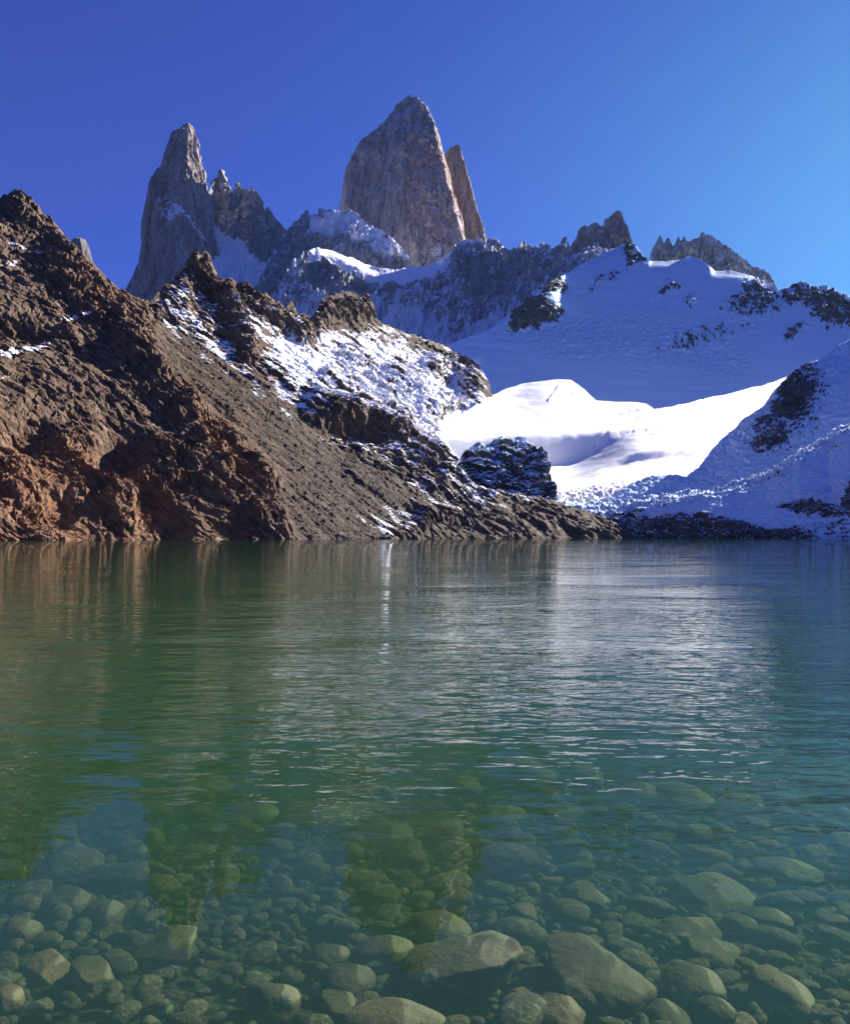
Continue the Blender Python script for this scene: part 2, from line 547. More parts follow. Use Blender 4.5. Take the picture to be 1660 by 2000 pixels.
def A_masks(P, N, px, py, d):
    wx, wy = warp(px, py, 10, 30)
    reg = 0.80 * inpoly(wx, wy, [(440, 590), (560, 640), (760, 655), (930, 730), (950, 800), (870, 830), (900, 900), (820, 880), (700, 780), (610, 770), (520, 720)], 34)
    reg += 0.32 * inpoly(wx, wy, [(330, 640), (480, 720), (620, 790), (560, 790), (420, 700)], 22)
    reg += 0.34 * inpoly(wx, wy, [(540, 690), (900, 770), (900, 900), (980, 975), (880, 975), (720, 890), (560, 800)], 26)
    reg += 0.9 * inpoly(px, py, [(868, 826), (925, 800), (975, 785), (1000, 860), (1000, 920), (930, 890), (885, 862)], 8)
    reg += 0.12 * inpoly(wx, wy, [(700, 1010), (900, 950), (1000, 960), (1050, 980), (880, 1020), (760, 1045)], 16)
    reg += 0.42 * inpoly(wx, wy, [(300, 600), (390, 520), (440, 640), (470, 700), (440, 700)], 14)
    st = [([(0, 700), (50, 680), (95, 668)], 7), ([(0, 520), (30, 515)], 5), ([(0, 688), (40, 683)], 6), ([(120, 632), (175, 626)], 4), ([(20, 480), (80, 505)], 4), ([(0, 748), (15, 745)], 4)]
    for pts, w in st:
        reg += 0.75 * np.clip(1.3 - seg_dist(wx, wy, pts) / w, 0, 1)
    # wind-packed streaks run down the fall line
    a = math.radians(38)
    u = px * math.cos(a) + py * math.sin(a)
    w = -px * math.sin(a) + py * math.cos(a)
    stn = fbm(np.stack([u / 60, w / 9, u * 0], 1), 4, 0.6)
    flat = np.clip((N[:, 2] - 0.62) * 2.2, -0.7, 0.45)
    snow = np.where(reg > 0.02, reg * 0.88 + flat * 0.85 + 1.35 * stn - 0.06 + 0.25 * fbm(P / 2.0, 3, 0.7), -0.5 + 0 * reg)
    tint = 1.3 * blob(wx, wy, 120, 970, 180, 95, 15) + 0.6 * blob(wx, wy, 440, 860, 150, 50, 45) + 0.5 * blob(wx, wy, 730, 830, 110, 40, 15) + 0.25
    tint += 0.35 * blob(wx, wy, 460, 1000, 100, 60, 30) + 0.3 * blob(wx, wy, 180, 600, 120, 60, 30)
    return {'snow': snow, 'tint': np.clip(tint, 0, 1), 'scree': scree(wx, wy) * (0.72 + 1.1 * stn), 'grey': sstep(480, 680, wx + 0.3 * (wy - 800)) * 0.8}


o = sheet('rocky_hill', M_brown, -420, 1300, 1.5, A_SKY, None, A_D, A_slope, A_disp, A_masks, back=0.35, back_slope=0.8, jag=(9, 20), water=True, top_fade=0.4, ystep=1.3, smooth=False,
          hole=lambda x, y: inpoly(*warp(x.reshape(-1), y.reshape(-1), 9, 22), [(1000, 770), (962, 772), (930, 796), (884, 826), (868, 856), (893, 892), (888, 928), (955, 958), (1040, 972), (1075, 975), (1075, 770)], 1.0).reshape(x.shape) > 0.5)
set_props(o, 'brown rocky hillside with scree and snow dusting rising from the left shore', 'hillside', kind='structure')

# ------------------------------------------------------------------ dark outcrop in the snow
B_SKY = [(880, 925), (896, 905), (905, 885), (920, 874), (945, 866), (975, 860), (1005, 856), (1026, 862), (1040, 866), (1056, 880), (1068, 890), (1076, 920), (1086, 965)]


def B_disp(P, px, py, N):
    return 0.4 * rockiness(P * np.array([0.7, 0.7, 1.3]), 9.0, n=3, gain=0.5) + 2.5 * fbm(P / 14, 3)


def B_masks(P, N, px, py, d):
    s = 0.44 + np.clip((N[:, 2] - 0.40) * 1.0, -0.4, 0.5) + 0.8 * fbm(P * np.array([0.6, 0.6, 1.2]) / 7.0, 4)
    s += 0.25 * sstep(880, 855, py)
    return {'snow': s, 'tint': 0.5 * blob(px, py, 1030, 880, 40, 30)}


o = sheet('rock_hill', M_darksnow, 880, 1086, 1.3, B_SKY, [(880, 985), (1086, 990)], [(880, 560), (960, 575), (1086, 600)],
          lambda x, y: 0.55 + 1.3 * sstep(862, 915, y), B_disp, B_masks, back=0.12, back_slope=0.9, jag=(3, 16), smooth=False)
set_props(o, 'dark rock outcrop dusted with snow at the edge of the sunlit snowfield', 'outcrop', kind='structure')

# ------------------------------------------------------------------ sunlit snow ramp
R_SKY = [(780, 880), (860, 836), (905, 806), (945, 778), (985, 760), (1020, 749), (1060, 744), (1095, 740), (1115, 741), (1132, 752), (1150, 770), (1165, 781), (1195, 784),
         (1240, 785), (1262, 788), (1276, 797), (1320, 790), (1380, 777), (1440, 764), (1490, 752), (1530, 738), (1570, 720), (1660, 690), (1800, 640)]


def R_slope(px, py):
    s = 0.35 + 0 * px
    s = s + 0.16 * blob(px, py, 1090, 800, 55, 16)
    s = s + 0.35 * blob(px, py, 1300, 893, 60, 9, -8)
    s = s + 0.20 * sstep(960, 1000, py)
    return s


def R_disp(P, px, py, N):
    d = 2.5 * fbm(P / 60.0, 3) + 0.5 * fbm(P * np.array([0.5, 0.5, 1]) / 7.0, 4)
    rim = [(700, 862), (1030, 852), (1100, 848), (1190, 844), (1230, 840)]
    ry = np.interp(px, [q_[0] for q_ in rim], [q_[1] for q_ in rim])
    k = sstep(-2, 7, py - ry) * np.exp(-(np.maximum(py - ry, 0) / 75.0) ** 2) * sstep(1250, 1110, px)
    d -= 30 * k
    r2 = [(1170, 896), (1240, 886), (1310, 880), (1360, 872)]
    ry2 = np.interp(px, [q_[0] for q_ in r2], [q_[1] for q_ in r2])
    d -= 7 * sstep(-2, 6, py - ry2) * np.exp(-(np.maximum(py - ry2, 0) / 26.0) ** 2) * sstep(1165, 1230, px) * sstep(1370, 1320, px)
    a = math.radians(-14)
    wr = fbm(np.stack([(px * math.cos(a) + py * math.sin(a)) / 120, (-px * math.sin(a) + py * math.cos(a)) / 9, px * 0 + 2.0], 1), 4, 0.55)
    d += 1.3 * wr
    for pts, w, h in [([(1092, 757), (1072, 782)], 3.0, 1.6), ([(1118, 768), (1160, 790)], 3.0, 1.6), ([(1180, 846), (1260, 840)], 2.2, -1.2), ([(1200, 812), (1300, 793), (1420, 772)], 3.0, -1.4)]:
        d += h * np.clip(1 - seg_dist(*warp(px, py, 5, 12), pts) / w, 0, 1)
    low = sstep(925, 985, py)
    d += low * (0.9 * rockiness(P, 5.0, n=3))
    return d


def R_masks(P, N, px, py, d):
    s = 1.3 - 0.9 * sstep(930, 990, py) * (0.5 + fbm(P / 8, 4))
    wx, wy = warp(px, py, 8, 14)
    for pts, w, a in [([(1092, 757), (1070, 784)], 2.2, 1.1), ([(1120, 770), (1155, 788)], 2.0, 0.9), ([(1255, 797), (1330, 785), (1420, 768)], 3.5, 0.9), ([(1160, 850), (1240, 840)], 1.8, 0.9), ([(1180, 815), (1260, 803)], 1.5, 0.7)]:
        s -= a * np.clip(1.2 - seg_dist(wx, wy, pts) / w, 0, 1) * (0.7 + fbm(P / 3.0, 2))
    sp = fbm(P / 4.0, 3, 0.6)
    s -= 3.0 * np.clip(sp - 0.36, 0, 1) * sstep(800, 900, py)
    sl = fbm(np.stack([(px * 0.97 - py * 0.24) / 70, (px * 0.24 + py * 0.97) / 3.2, px * 0 + 7.0], 1), 3, 0.6)
    s -= 3.0 * np.clip(sl - 0.40, 0, 1)
    return {'snow': s, 'tint': 0 * s}


o = sheet('snow_field', M_snow, 780, 1800, 2.0, R_SKY, [(780, 1000), (1800, 1000)], [(780, 560), (1200, 680), (1800, 860)], R_slope, R_disp, R_masks, back=0.3, back_slope=0.35, ystep=1.4, nback=24)
set_props(o, 'sunlit white snowfield with a rounded hump below the shaded glacier', 'snowfield', kind='structure')

# ------------------------------------------------------------------ right shore: moraine and snowy slope
C1_SKY = [(960, 985), (1000, 978), (1040, 984), (1090, 980), (1150, 982), (1200, 980), (1240, 978), (1300, 968), (1350, 960), (1392, 957), (1440, 940), (1493, 924), (1544, 892), (1594, 862),
          (1645, 835), (1700, 815), (1800, 790), (2000, 760)]


def C1_slope(px, py):
    s = 0.66 + 0.10 * sstep(1300, 1650, px)
    top = curve(C1_SKY)(px)
    s = s - 0.42 * sstep(30, 4, py - top)
    s = s + 0.6 * inpoly(px, py, [(1520, 985), (1560, 968), (1620, 990), (1660, 960), (1760, 960), (1760, 1010), (1640, 1010), (1560, 1000)], 26)
    s = s + 0.4 * inpoly(px, py, [(1240, 1018), (1380, 1010), (1440, 1035), (1540, 1045), (1500, 1052), (1240, 1056)], 8)
    return s


def C1_disp(P, px, py, N):
    rk = inpoly(px, py, [(1510, 985), (1560, 965), (1660, 930), (1800, 930), (1800, 1012), (1600, 1015)], 12)
    rk = np.maximum(rk, inpoly(px, py, [(1000, 1000), (1240, 1000), (1380, 1003), (1460, 1020), (1560, 1050), (1000, 1070)], 10))
    a = 0.16 + 0.42 * rk + 0.25 * sstep(1005, 1030, py) + 0.35 * sstep(30, 5, py - curve(C1_SKY)(px))
    return a * (0.75 * rockiness(P * np.array([0.6, 0.8, 1.2]), 6.0, n=4, gain=0.6) + 1.6 * fbm(P / 10.0, 4)) + 2.5 * fbm(P / 40, 2)


def C1_masks(P, N, px, py, d):
    rk = inpoly(px, py, [(1515, 985), (1560, 970), (1640, 985), (1665, 925), (1800, 930), (1800, 1010), (1640, 1008), (1560, 998)], 8)
    rk = np.maximum(rk, inpoly(px, py, [(980, 1008), (1240, 1006), (1330, 1002), (1420, 1012), (1480, 1030), (1550, 1040), (1530, 1060), (980, 1066)], 8))
    rk = np.maximum(rk, 0.66 * sstep(1006, 1030, py + 22 * fbm(P / 22.0, 3)) * (1 - 0.35 * sstep(1480, 1600, px)))
    rk = np.maximum(rk, 0.5 * np.exp(-((py - curve(C1_SKY)(px) - 22) / 16.0) ** 2))
    st2 = fbm(np.stack([(px * 0.97 - py * 0.24) / 40, (px * 0.24 + py * 0.97) / 4.5, px * 0 + 4.4], 1), 4, 0.65)
    s = 1.08 - 0.62 * rk - 1.7 * np.clip(st2 - 0.22, 0, 1) + np.clip((N[:, 2] - 0.62) * 1.3, -0.6, 0.4) * (0.3 + rk) + 0.85 * fbm(P * np.array([0.3, 0.3, 1.2]) / 9.0, 4, 0.5)
    return {'snow': s, 'tint': 0.2 + 0 * s}


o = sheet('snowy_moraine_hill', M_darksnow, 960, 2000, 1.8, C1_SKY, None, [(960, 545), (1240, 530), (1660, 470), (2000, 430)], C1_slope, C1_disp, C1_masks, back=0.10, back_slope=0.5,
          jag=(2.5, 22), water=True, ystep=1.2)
set_props(o, 'low snowy moraine with dark rock bands along the right shore', 'moraine', kind='structure')

C2_SKY = [(1080, 995), (1180, 975), (1225, 950), (1250, 937), (1273, 930), (1310, 926), (1340, 931), (1360, 917), (1382, 893), (1402, 866), (1430, 842), (1455, 818), (1490, 795),
          (1513, 768), (1530, 748), (1547, 728), (1558, 717), (1590, 708), (1612, 696), (1640, 673), (1660, 664), (1720, 640), (1800, 612), (2000, 590)]


def C2_disp(P, px, py, N):
    rk = np.maximum(blob(px, py, 1560, 760, 38, 55, 20), blob(px, py, 1500, 850, 40, 30, 10))
    return (0.2 + 0.45 * rk) * (0.8 * rockiness(P, 7.0, n=4, gain=0.55)) + 2.0 * fbm(P / 30.0, 4)


def C2_masks(P, N, px, py, d):
    wx, wy = warp(px, py, 14, 30)
    rk = 0.72 * np.clip(1.3 * blob(wx, wy, 1548, 765, 34, 62, 20), 0, 1)
    rk += 0.55 * blob(wx, wy, 1500, 862, 30, 12, -10) + 0.5 * blob(wx, wy, 1480, 820, 26, 16, -30) + 0.4 * blob(wx, wy, 1600, 760, 30, 40) + 0.35 * blob(wx, wy, 1300, 940, 30, 20) + 0.26 * inpoly(wx, wy, [(1530, 760), (1600, 800), (1620, 860), (1540, 900), (1440, 900), (1450, 850), (1500, 800)], 20)
    st = fbm(np.stack([(px * 0.85 - py * 0.53) / 30, (px * 0.53 + py * 0.85) / 6.0, px * 0], 1), 4, 0.65)
    s = 1.0 - rk + 0.5 * fbm(P * np.array([0.6, 0.6, 1.3]) / 5.0, 5, 0.68) + 0.75 * st * (0.25 + rk) - 2.0 * np.clip(fbm(P * np.array([0.5, 0.5, 1.3]) / 4.0 + 9.0, 4, 0.7) - 0.26, 0, 1) + np.clip((N[:, 2] - 0.6) * 0.8, -0.4, 0.3) * (0.4 + rk)
    return {'snow': s, 'tint': 0.1 + 0 * s}


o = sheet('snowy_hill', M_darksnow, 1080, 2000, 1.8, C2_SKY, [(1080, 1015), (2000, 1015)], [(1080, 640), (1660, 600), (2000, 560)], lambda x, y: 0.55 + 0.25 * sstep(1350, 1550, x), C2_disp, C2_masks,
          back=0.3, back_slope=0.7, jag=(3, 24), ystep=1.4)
set_props(o, 'shaded snowy slope climbing the right edge beside the sunlit snowfield', 'snow slope', kind='structure')

# ------------------------------------------------------------------ upper glacier
G_SKY = [(780, 720), (840, 690), (900, 664), (950, 648), (985, 622), (1010, 600), (1030, 580), (1060, 566), (1085, 545), (1110, 535), (1130, 520), (1150, 510), (1190, 490), (1212, 482), (1226, 472),
         (1240, 478), (1252, 496), (1264, 512), (1300, 512), (1330, 508), (1345, 501), (1370, 508), (1398, 532), (1425, 528), (1470, 541), (1500, 556), (1519, 572), (1535, 562), (1555, 556), (1568, 552),
         (1590, 562), (1610, 560), (1640, 572), (1660, 579), (1750, 590), (1900, 560), (2000, 590)]
G_ROCK = [([(985, 645), (1000, 605), (1030, 578), (1060, 575), (1100, 605), (1080, 630), (1040, 640)], 1.0), ([(1050, 575), (1060, 552), (1085, 540), (1115, 548), (1100, 572), (1075, 580)], 1.0),
          ([(1140, 572), (1160, 545), (1200, 530), (1225, 540), (1190, 553), (1160, 562)], 0.7), ([(1275, 575), (1290, 555), (1320, 548), (1330, 560), (1300, 575)], 0.8),
          ([(1340, 585), (1358, 576), (1368, 585), (1350, 594)], 0.9), ([(1415, 605), (1430, 585), (1470, 545), (1505, 560), (1520, 585), (1480, 598)], 0.75), ([(1300, 665), (1340, 640), (1420, 620), (1430, 640), (1370, 650), (1320, 668)], 0.55),
          ([(1270, 690), (1330, 655), (1400, 640), (1450, 625), (1480, 640), (1400, 665), (1330, 690)], 0.5), ([(1440, 545), (1480, 545), (1520, 575), (1530, 610), (1440, 620), (1400, 610), (1450, 585)], 0.62),
          ([(1520, 655), (1540, 636), (1580, 634), (1560, 655), (1540, 668)], 0.8), ([(1515, 572), (1565, 550), (1660, 575), (1780, 585), (1780, 650), (1640, 640), (1600, 635), (1575, 600), (1530, 592)], 0.85),
          ([(1225, 470), (1240, 475), (1265, 512), (1225, 515), (1215, 490)], 1.0)]


def G_slope(px, py):
    s = 0.90 + 0.08 * sstep(1000, 1500, px)
    s = s + 1.2 * inpoly(px, py, G_ROCK[0][0], 10) + 0.6 * inpoly(px, py, G_ROCK[1][0], 8)
    top = curve(G_SKY)(px)
    lit = inpoly(px, py, [(1150, 470), (1225, 478), (1225, 520), (1150, 525)], 10) + inpoly(px, py, [(1270, 500), (1345, 495), (1345, 520), (1270, 520)], 6) + inpoly(px, py, [(1390, 520), (1500, 545), (1500, 560), (1390, 540)], 6)
    s = s - 0.36 * np.clip(lit, 0, 1) * sstep(22, 2, py - top)
    return s


def G_rockmask(px, py):
    wx, wy = warp(px, py, 22, 30)
    m = np.zeros(len(px))
    for pts, a in G_ROCK:
        m = np.maximum(m, a * inpoly(wx, wy, pts, 13))
    return m


def G_disp(P, px, py, N):
    m = G_rockmask(px, py)
    d = 4.0 * fbm(P / 120.0, 3) + 1.8 * fbm(P * np.array([0.3, 0.45, 1.5]) / 34.0, 4, 0.55)
    d += m * (5 + 0.7 * rockiness(P * np.array([0.7, 0.7, 1.2]), 16.0, n=4, gain=0.6))
    ser = inpoly(px, py, [(1000, 640), (1200, 600), (1330, 590), (1500, 690), (1420, 740), (1250, 700), (1050, 690)], 40)
    d += ser * 0.28 * rockiness(P * np.array([1, 1, 1.6]), 12.0, n=3)
    return d


def G_masks(P, N, px, py, d):
    m = G_rockmask(px, py)
    st = fbm(np.stack([(px * 0.8 + py * 0.6) / 26, (-px * 0.6 + py * 0.8) / 5.0, px * 0], 1), 4, 0.6)
    s = 1.12 - 0.98 * m + (0.6 * fbm(P / 11.0, 5, 0.68) + 1.1 * st) * np.clip(m * 2.2, 0, 1) + 0.12 * st + np.clip((N[:, 2] - 0.55) * 1.2, -0.5, 0.5) * m
    sp = fbm(P / 14.0, 4, 0.65)
    dots = inpoly(px, py, [(1160, 700), (1420, 690), (1480, 740), (1300, 760), (1150, 750)], 30) + 0.6 * inpoly(px, py, [(1280, 540), (1500, 560), (1500, 660), (1280, 660)], 30)
    s -= 3.2 * np.clip(sp - 0.22, 0, 1) * np.clip(dots, 0, 1)
    return {'snow': s, 'tint': 0.1 + 0 * s}


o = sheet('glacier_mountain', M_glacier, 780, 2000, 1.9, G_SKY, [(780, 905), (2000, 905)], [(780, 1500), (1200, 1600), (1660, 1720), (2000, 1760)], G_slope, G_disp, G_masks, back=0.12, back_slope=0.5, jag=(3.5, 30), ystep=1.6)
set_props(o, 'steep blue shaded glacier slope with scattered dark rocks under the ridge', 'glacier', kind='structure')

# ------------------------------------------------------------------ rock wall under the spires
E_SKY = [(380, 640), (470, 610), (520, 585), (545, 560), (560, 538), (575, 520), (592, 500), (606, 490), (622, 486), (650, 492), (685, 506), (705, 515), (740, 526), (780, 528), (830, 520), (862, 507), (880, 492),
         (890, 480), (905, 470), (925, 477), (945, 478), (962, 475), (985, 487), (1008, 490), (1018, 482), (1024, 470), (1030, 482), (1042, 491), (1052, 483), (1062, 482), (1075, 491),
         (1092, 486), (1099, 474), (1104, 472), (1110, 490), (1125, 500), (1150, 490), (1200, 486), (1260, 520), (1320, 560)]


def E_slope(px, py):
    s = 1.15 + 0 * px
    top = curve(E_SKY)(px)
    s = s - 0.72 * sstep(600, 616, px) * sstep(745, 690, px) * sstep(20, 2, py - top)
    s = s - 0.50 * sstep(690, 730, px) * sstep(880, 850, px) * sstep(26, 10, py - top)
    return s


def E_disp(P, px, py, N):
    cor = sstep(598, 612, px) * sstep(885, 860, px) * sstep(36, 16, py - curve(E_SKY)(px))
    d = 17 * fbm(P * np.array([1, 1, 0.4]) / 150.0, 3, 0.5, ridged=True)
    d += 0.85 * rockiness(P * np.array([0.9, 0.9, 0.75]), 40.0, n=4, gain=0.55)
    return d * (1 - 0.9 * cor)


def E_masks(P, N, px, py, d):
    wx, wy = warp(px, py, 18, 40)
    top = curve(E_SKY)(px)
    cor = sstep(598, 612, px) * sstep(885, 860, px) * sstep(30, 16, py - top)
    dg = fbm(np.stack([(px * 0.5 - py * 0.87) / 60, (px * 0.87 + py * 0.5) / 9.0, px * 0], 1), 4, 0.6)
    s = 0.70 + np.clip((N[:, 2] - 0.42) * 0.9, -0.45, 0.5) + 0.55 * fbm(P * np.array([1, 1, 0.5]) / 45.0, 5, 0.6) + 0.5 * dg
    s += 0.42 * sstep(540, 640, py) - 0.28 * inpoly(wx, wy, [(880, 490), (1100, 490), (1080, 540), (1000, 590), (880, 560)], 20)
    s -= 0.35 * inpoly(wx, wy, [(590, 505), (690, 530), (740, 560), (720, 590), (600, 560)], 14)
    s -= 0.3 * inpoly(wx, wy, [(840, 600), (960, 560), (960, 620), (880, 650)], 14)
    s = s + 1.2 * cor
    return {'snow': s, 'tint': 0.15 + 0 * s}


o = sheet('rock_wall_mountain', M_wall, 380, 1320, 1.6, E_SKY, [(380, 760), (1320, 760)], [(380, 2050), (800, 2200), (1320, 2350)], E_slope, E_disp, E_masks, back=0.12, back_slope=0.8, jag=(5, 34), top_fade=0.4)
set_props(o, 'grey rock wall streaked with snow and topped by a bright snow cornice', 'rock wall', kind='structure')

# ------------------------------------------------------------------ snowy shoulder in front of the main spire
S_SKY = [(470, 620), (520, 520), (545, 470), (556, 450), (568, 440), (582, 428), (592, 416), (597, 407), (601, 408), (605, 421), (625, 411), (645, 413), (680, 410), (700, 420), (722, 440),
         (752, 455), (772, 470), (792, 492), (808, 522), (830, 560), (860, 600)]


def S_disp(P, px, py, N):
    return 0.6 * rockiness(P * np.array([1, 1, 0.7]), 45.0, n=4, gain=0.5) + 14 * fbm(P / 150.0, 3)


def S_masks(P, N, px, py, d):
    wx, wy = warp(px, py, 16, 36)
    s = 0.30 + np.clip((N[:, 2] - 0.5) * 1.3, -0.6, 0.6) + 0.40 * fbm(P / 50.0, 5, 0.6)
    s += 1.0 * inpoly(wx, wy, [(640, 412), (690, 410), (760, 458), (800, 500), (780, 505), (700, 470), (660, 450), (600, 450), (610, 425)], 10)
    s += 0.5 * inpoly(wx, wy, [(640, 455), (700, 500), (760, 520), (690, 500), (640, 480)], 8)
    return {'snow': s, 'tint': 0 * s}


o = sheet('snowy_shoulder_mountain', M_wall, 470, 860, 1.4, S_SKY, [(470, 660), (860, 660)], [(470, 2500), (860, 2600)], lambda x, y: 1.25 + 0 * x, S_disp, S_masks, back=0.1, back_slope=0.8, jag=(3, 22), top_fade=0.6)
set_props(o, 'snow covered rock shoulder against the left foot of the tallest spire', 'mountain shoulder', kind='structure')

# ------------------------------------------------------------------ needles to the right of the left spire
K_SKY = [(370, 470), (395, 420), (405, 398), (411, 372), (418, 352), (425, 343), (429, 334), (433, 334), (439, 347), (447, 358), (454, 374), (459, 362), (464, 356), (468, 357), (474, 367), (484, 373), (488, 366), (491, 362),
         (495, 370), (498, 378), (506, 380), (512, 398), (516, 412), (524, 407), (532, 418), (540, 432), (548, 436), (556, 448), (580, 500), (620, 560)]


def K_disp(P, px, py, N):
    return (0.7 * rockiness(P * np.array([1, 1, 0.5]), 40.0, n=4, gain=0.5) + 12 * fbm(P * np.array([1, 1, 0.4]) / 110.0, 3)) * (1 - 0.75 * K_snow(px, py))


def K_snow(px, py):
    wx, wy = warp(px, py, 8, 30)
    return inpoly(wx, wy, [(404, 480), (420, 445), (445, 465), (476, 470), (482, 498), (540, 515), (575, 520), (560, 560), (530, 590), (480, 585), (425, 545), (405, 520)], 7)


def K_masks(P, N, px, py, d):
    wx, wy = warp(px, py, 10, 24)
    a = math.radians(-18)
    w = -px * math.sin(a) + py * math.cos(a)
    band = fbm(np.stack([(px * math.cos(a) + py * math.sin(a)) / 60, w / 6.0, px * 0], 1), 3)
    s = 0.12 + np.clip((N[:, 2] - 0.45) * 1.2, -0.5, 0.5) + 0.35 * fbm(P / 40.0, 4, 0.6)
    s += (0.35 + 0.9 * band) * inpoly(wx, wy, [(408, 430), (470, 405), (510, 420), (490, 450), (440, 465)], 10)
    s += 0.35 * blob(px, py, 432, 352, 14, 8)
    s += 0.6 * np.clip(1.3 - seg_dist(wx, wy, [(510, 430), (530, 480), (560, 520)]) / 6, 0, 1)
    s += 1.4 * K_snow(px, py)
    return {'snow': s, 'tint': 0.25 + 0.4 * blob(px, py, 432, 350, 20, 30)}


o = sheet('needle_ridge_mountain', M_wall, 370, 620, 1.1, K_SKY, [(370, 650), (620, 650)], [(370, 2750), (620, 2700)], lambda x, y: 1.5 - 0.62 * K_snow(x.reshape(-1), y.reshape(-1)).reshape(x.shape), K_disp, K_masks, back=0.06, back_slope=1.2,
          jag=(3, 14), top_fade=0.5)
set_props(o, 'row of small jagged needles above a hanging snow patch between the two big spires', 'needle ridge', kind='structure')


# ------------------------------------------------------------------ granite spires
def spire(name, L, R, D, sec, ratio, base_py, top_py, label, tintf, snowf, amp=1.0, step=1.1, mat=None, M=420, lean=0.15):
    """a free-standing rock tower: a many-sided section lofted through its measured widths"""
    py = np.arange(base_py, top_py - step, -step)
    py[-1] = top_py
    xl, xr = curve(L)(-py), curve(R)(-py)
    jl = fbm(np.stack([py / 9, py * 0 + 1, py * 0], 1), 3) * 1.5
    jr = fbm(np.stack([py / 9, py * 0 + 7, py * 0], 1), 3) * 1.5
    taper = np.clip((py - top_py) / 10.0, 0, 1)
    xl, xr = xl + jl * taper, xr + jr * taper
    cx = (xl + xr) / 2
    hw = np.maximum((xr - xl) / 2, 0.25)
    S = np.array(sec + [sec[0]], float)
    ln = np.concatenate([[0], np.cumsum(np.hypot(*np.diff(S, axis=0).T))])
    u = np.linspace(0, ln[-1], M, endpoint=False)
    sx, sy = np.interp(u, ln, S[:, 0]), np.interp(u, ln, S[:, 1])
    t = (HY - py) / F
    zb = H + t[0] * D
    Yc = (D + lean * (H - zb)) / (1 - lean * t)      # the axis leans back as it rises
    kr = Yc / F
    zz = H + t * Yc
    Wd = hw * kr
    X = ((cx - CX) * kr)[:, None] + Wd[:, None] * sx[None]
    Y = Yc[:, None] + Wd[:, None] * ratio * sy[None]
    Z = np.repeat(zz[:, None], M, 1)
    V = np.stack([X, Y, Z], -1)
    N = -normals(V, True)
    cen = np.stack([np.repeat(((cx - CX) * kr)[:, None], M, 1), np.repeat(Yc[:, None], M, 1), Z], -1)
    flip = np.sign(np.einsum('ijk,ijk->ij', N, V - cen)); N *= np.where(flip == 0, 1, flip)[..., None]
    P = V.reshape(-1, 3)
    q = P * np.array([1, 1, 0.16])
    d = amp * (13 * fbm(q / 62.0, 5, 0.45, ridged=True) + 0.24 * rockiness(P * np.array([1, 1, 0.22]), 46.0, n=4, gain=0.5) + 2 * fbm(P / 30, 3))
    cr = 1 - 2 * np.abs(pnoise(P * np.array([1, 1, 0.09]) / 62.0 + 2.2 + 0.25 * np.stack([fbm(P / 50.0, 2)] * 3, 1)))
    cr2 = 1 - 2 * np.abs(pnoise(P * np.array([1, 1, 0.12]) / 26.0 + 8.2 + 0.3 * np.stack([fbm(P / 25.0, 2)] * 3, 1)))
    d = d - amp * (13 * np.clip(cr - 0.74, 0, 1) * 3.8 + 6 * np.clip(cr2 - 0.74, 0, 1) * 3.8)
    side = np.abs(np.einsum('ij,j->i', N.reshape(-1, 3), np.array([1, 0, 0])))
    d = d * (1 - 0.55 * side) * np.repeat(np.clip(hw / 26.0, 0.1, 1)[:, None], M, 1).reshape(-1)
    VD = V + N * d.reshape(V.shape[:2])[..., None]
    ND = normals(VD, True)
    f2 = np.sign(np.einsum('ijk,ijk->ij', ND, VD - cen)); ND *= np.where(f2 == 0, 1, f2)[..., None]
    ix = CX + VD[..., 0] / VD[..., 1] * F
    iy = HY - (VD[..., 2] - H) / VD[..., 1] * F
    ix, iy, Pn, Nn = ix.reshape(-1), iy.reshape(-1), VD.reshape(-1, 3), ND.reshape(-1, 3)
    at = {'snow': snowf(ix, iy, Pn, Nn), 'tint': np.clip(tintf(ix, iy, Pn, Nn), 0, 1)}
    VD = np.concatenate([VD, np.repeat(VD[-1:].mean(1, keepdims=True), M, 1)], 0)
    at = {a: np.concatenate([b, b[-M:]]) for a, b in at.items()}
    # section runs clockwise seen from above: rows bottom to top
    o = grid_mesh(name, VD, mat or M_granite, at, closed_u=True)
    return set_props(o, label, 'mountain peak', kind='structure')


def neg(pts):
    return sorted([(-y, x) for x, y in pts])


def f_tint(ix, iy, P, N):
    w = fbm(P * np.array([1, 1, 0.25]) / 90.0, 4)
    wx = ix + 20 * w
    t = 0.40 + 0.95 * sstep(785, 805, wx) * sstep(250, 290, iy) * sstep(520, 420, iy)
    t += 0.6 * blob(wx, iy, 735, 340, 50, 22, 10) + 0.3 * blob(wx, iy, 700, 370, 30, 50)
    return t * (0.75 + 0.8 * w)


def f_snow(ix, iy, P, N):
    s = -0.12 + np.clip((N[:, 2] - 0.18) * 1.3, -0.4, 0.6) + 0.45 * fbm(P * np.array([1, 1, 0.6]) / 35.0, 5, 0.62)
    s += 0.16 * sstep(290, 210, iy) + 0.22 * blob(ix, iy, 730, 385, 50, 22) + 0.5 * blob(ix, iy, 855, 490, 14, 16)
    s += 0.55 * np.clip(1.2 - seg_dist(ix, iy, [(885, 400), (896, 430), (902, 442)]) / 4, 0, 1)
    return s


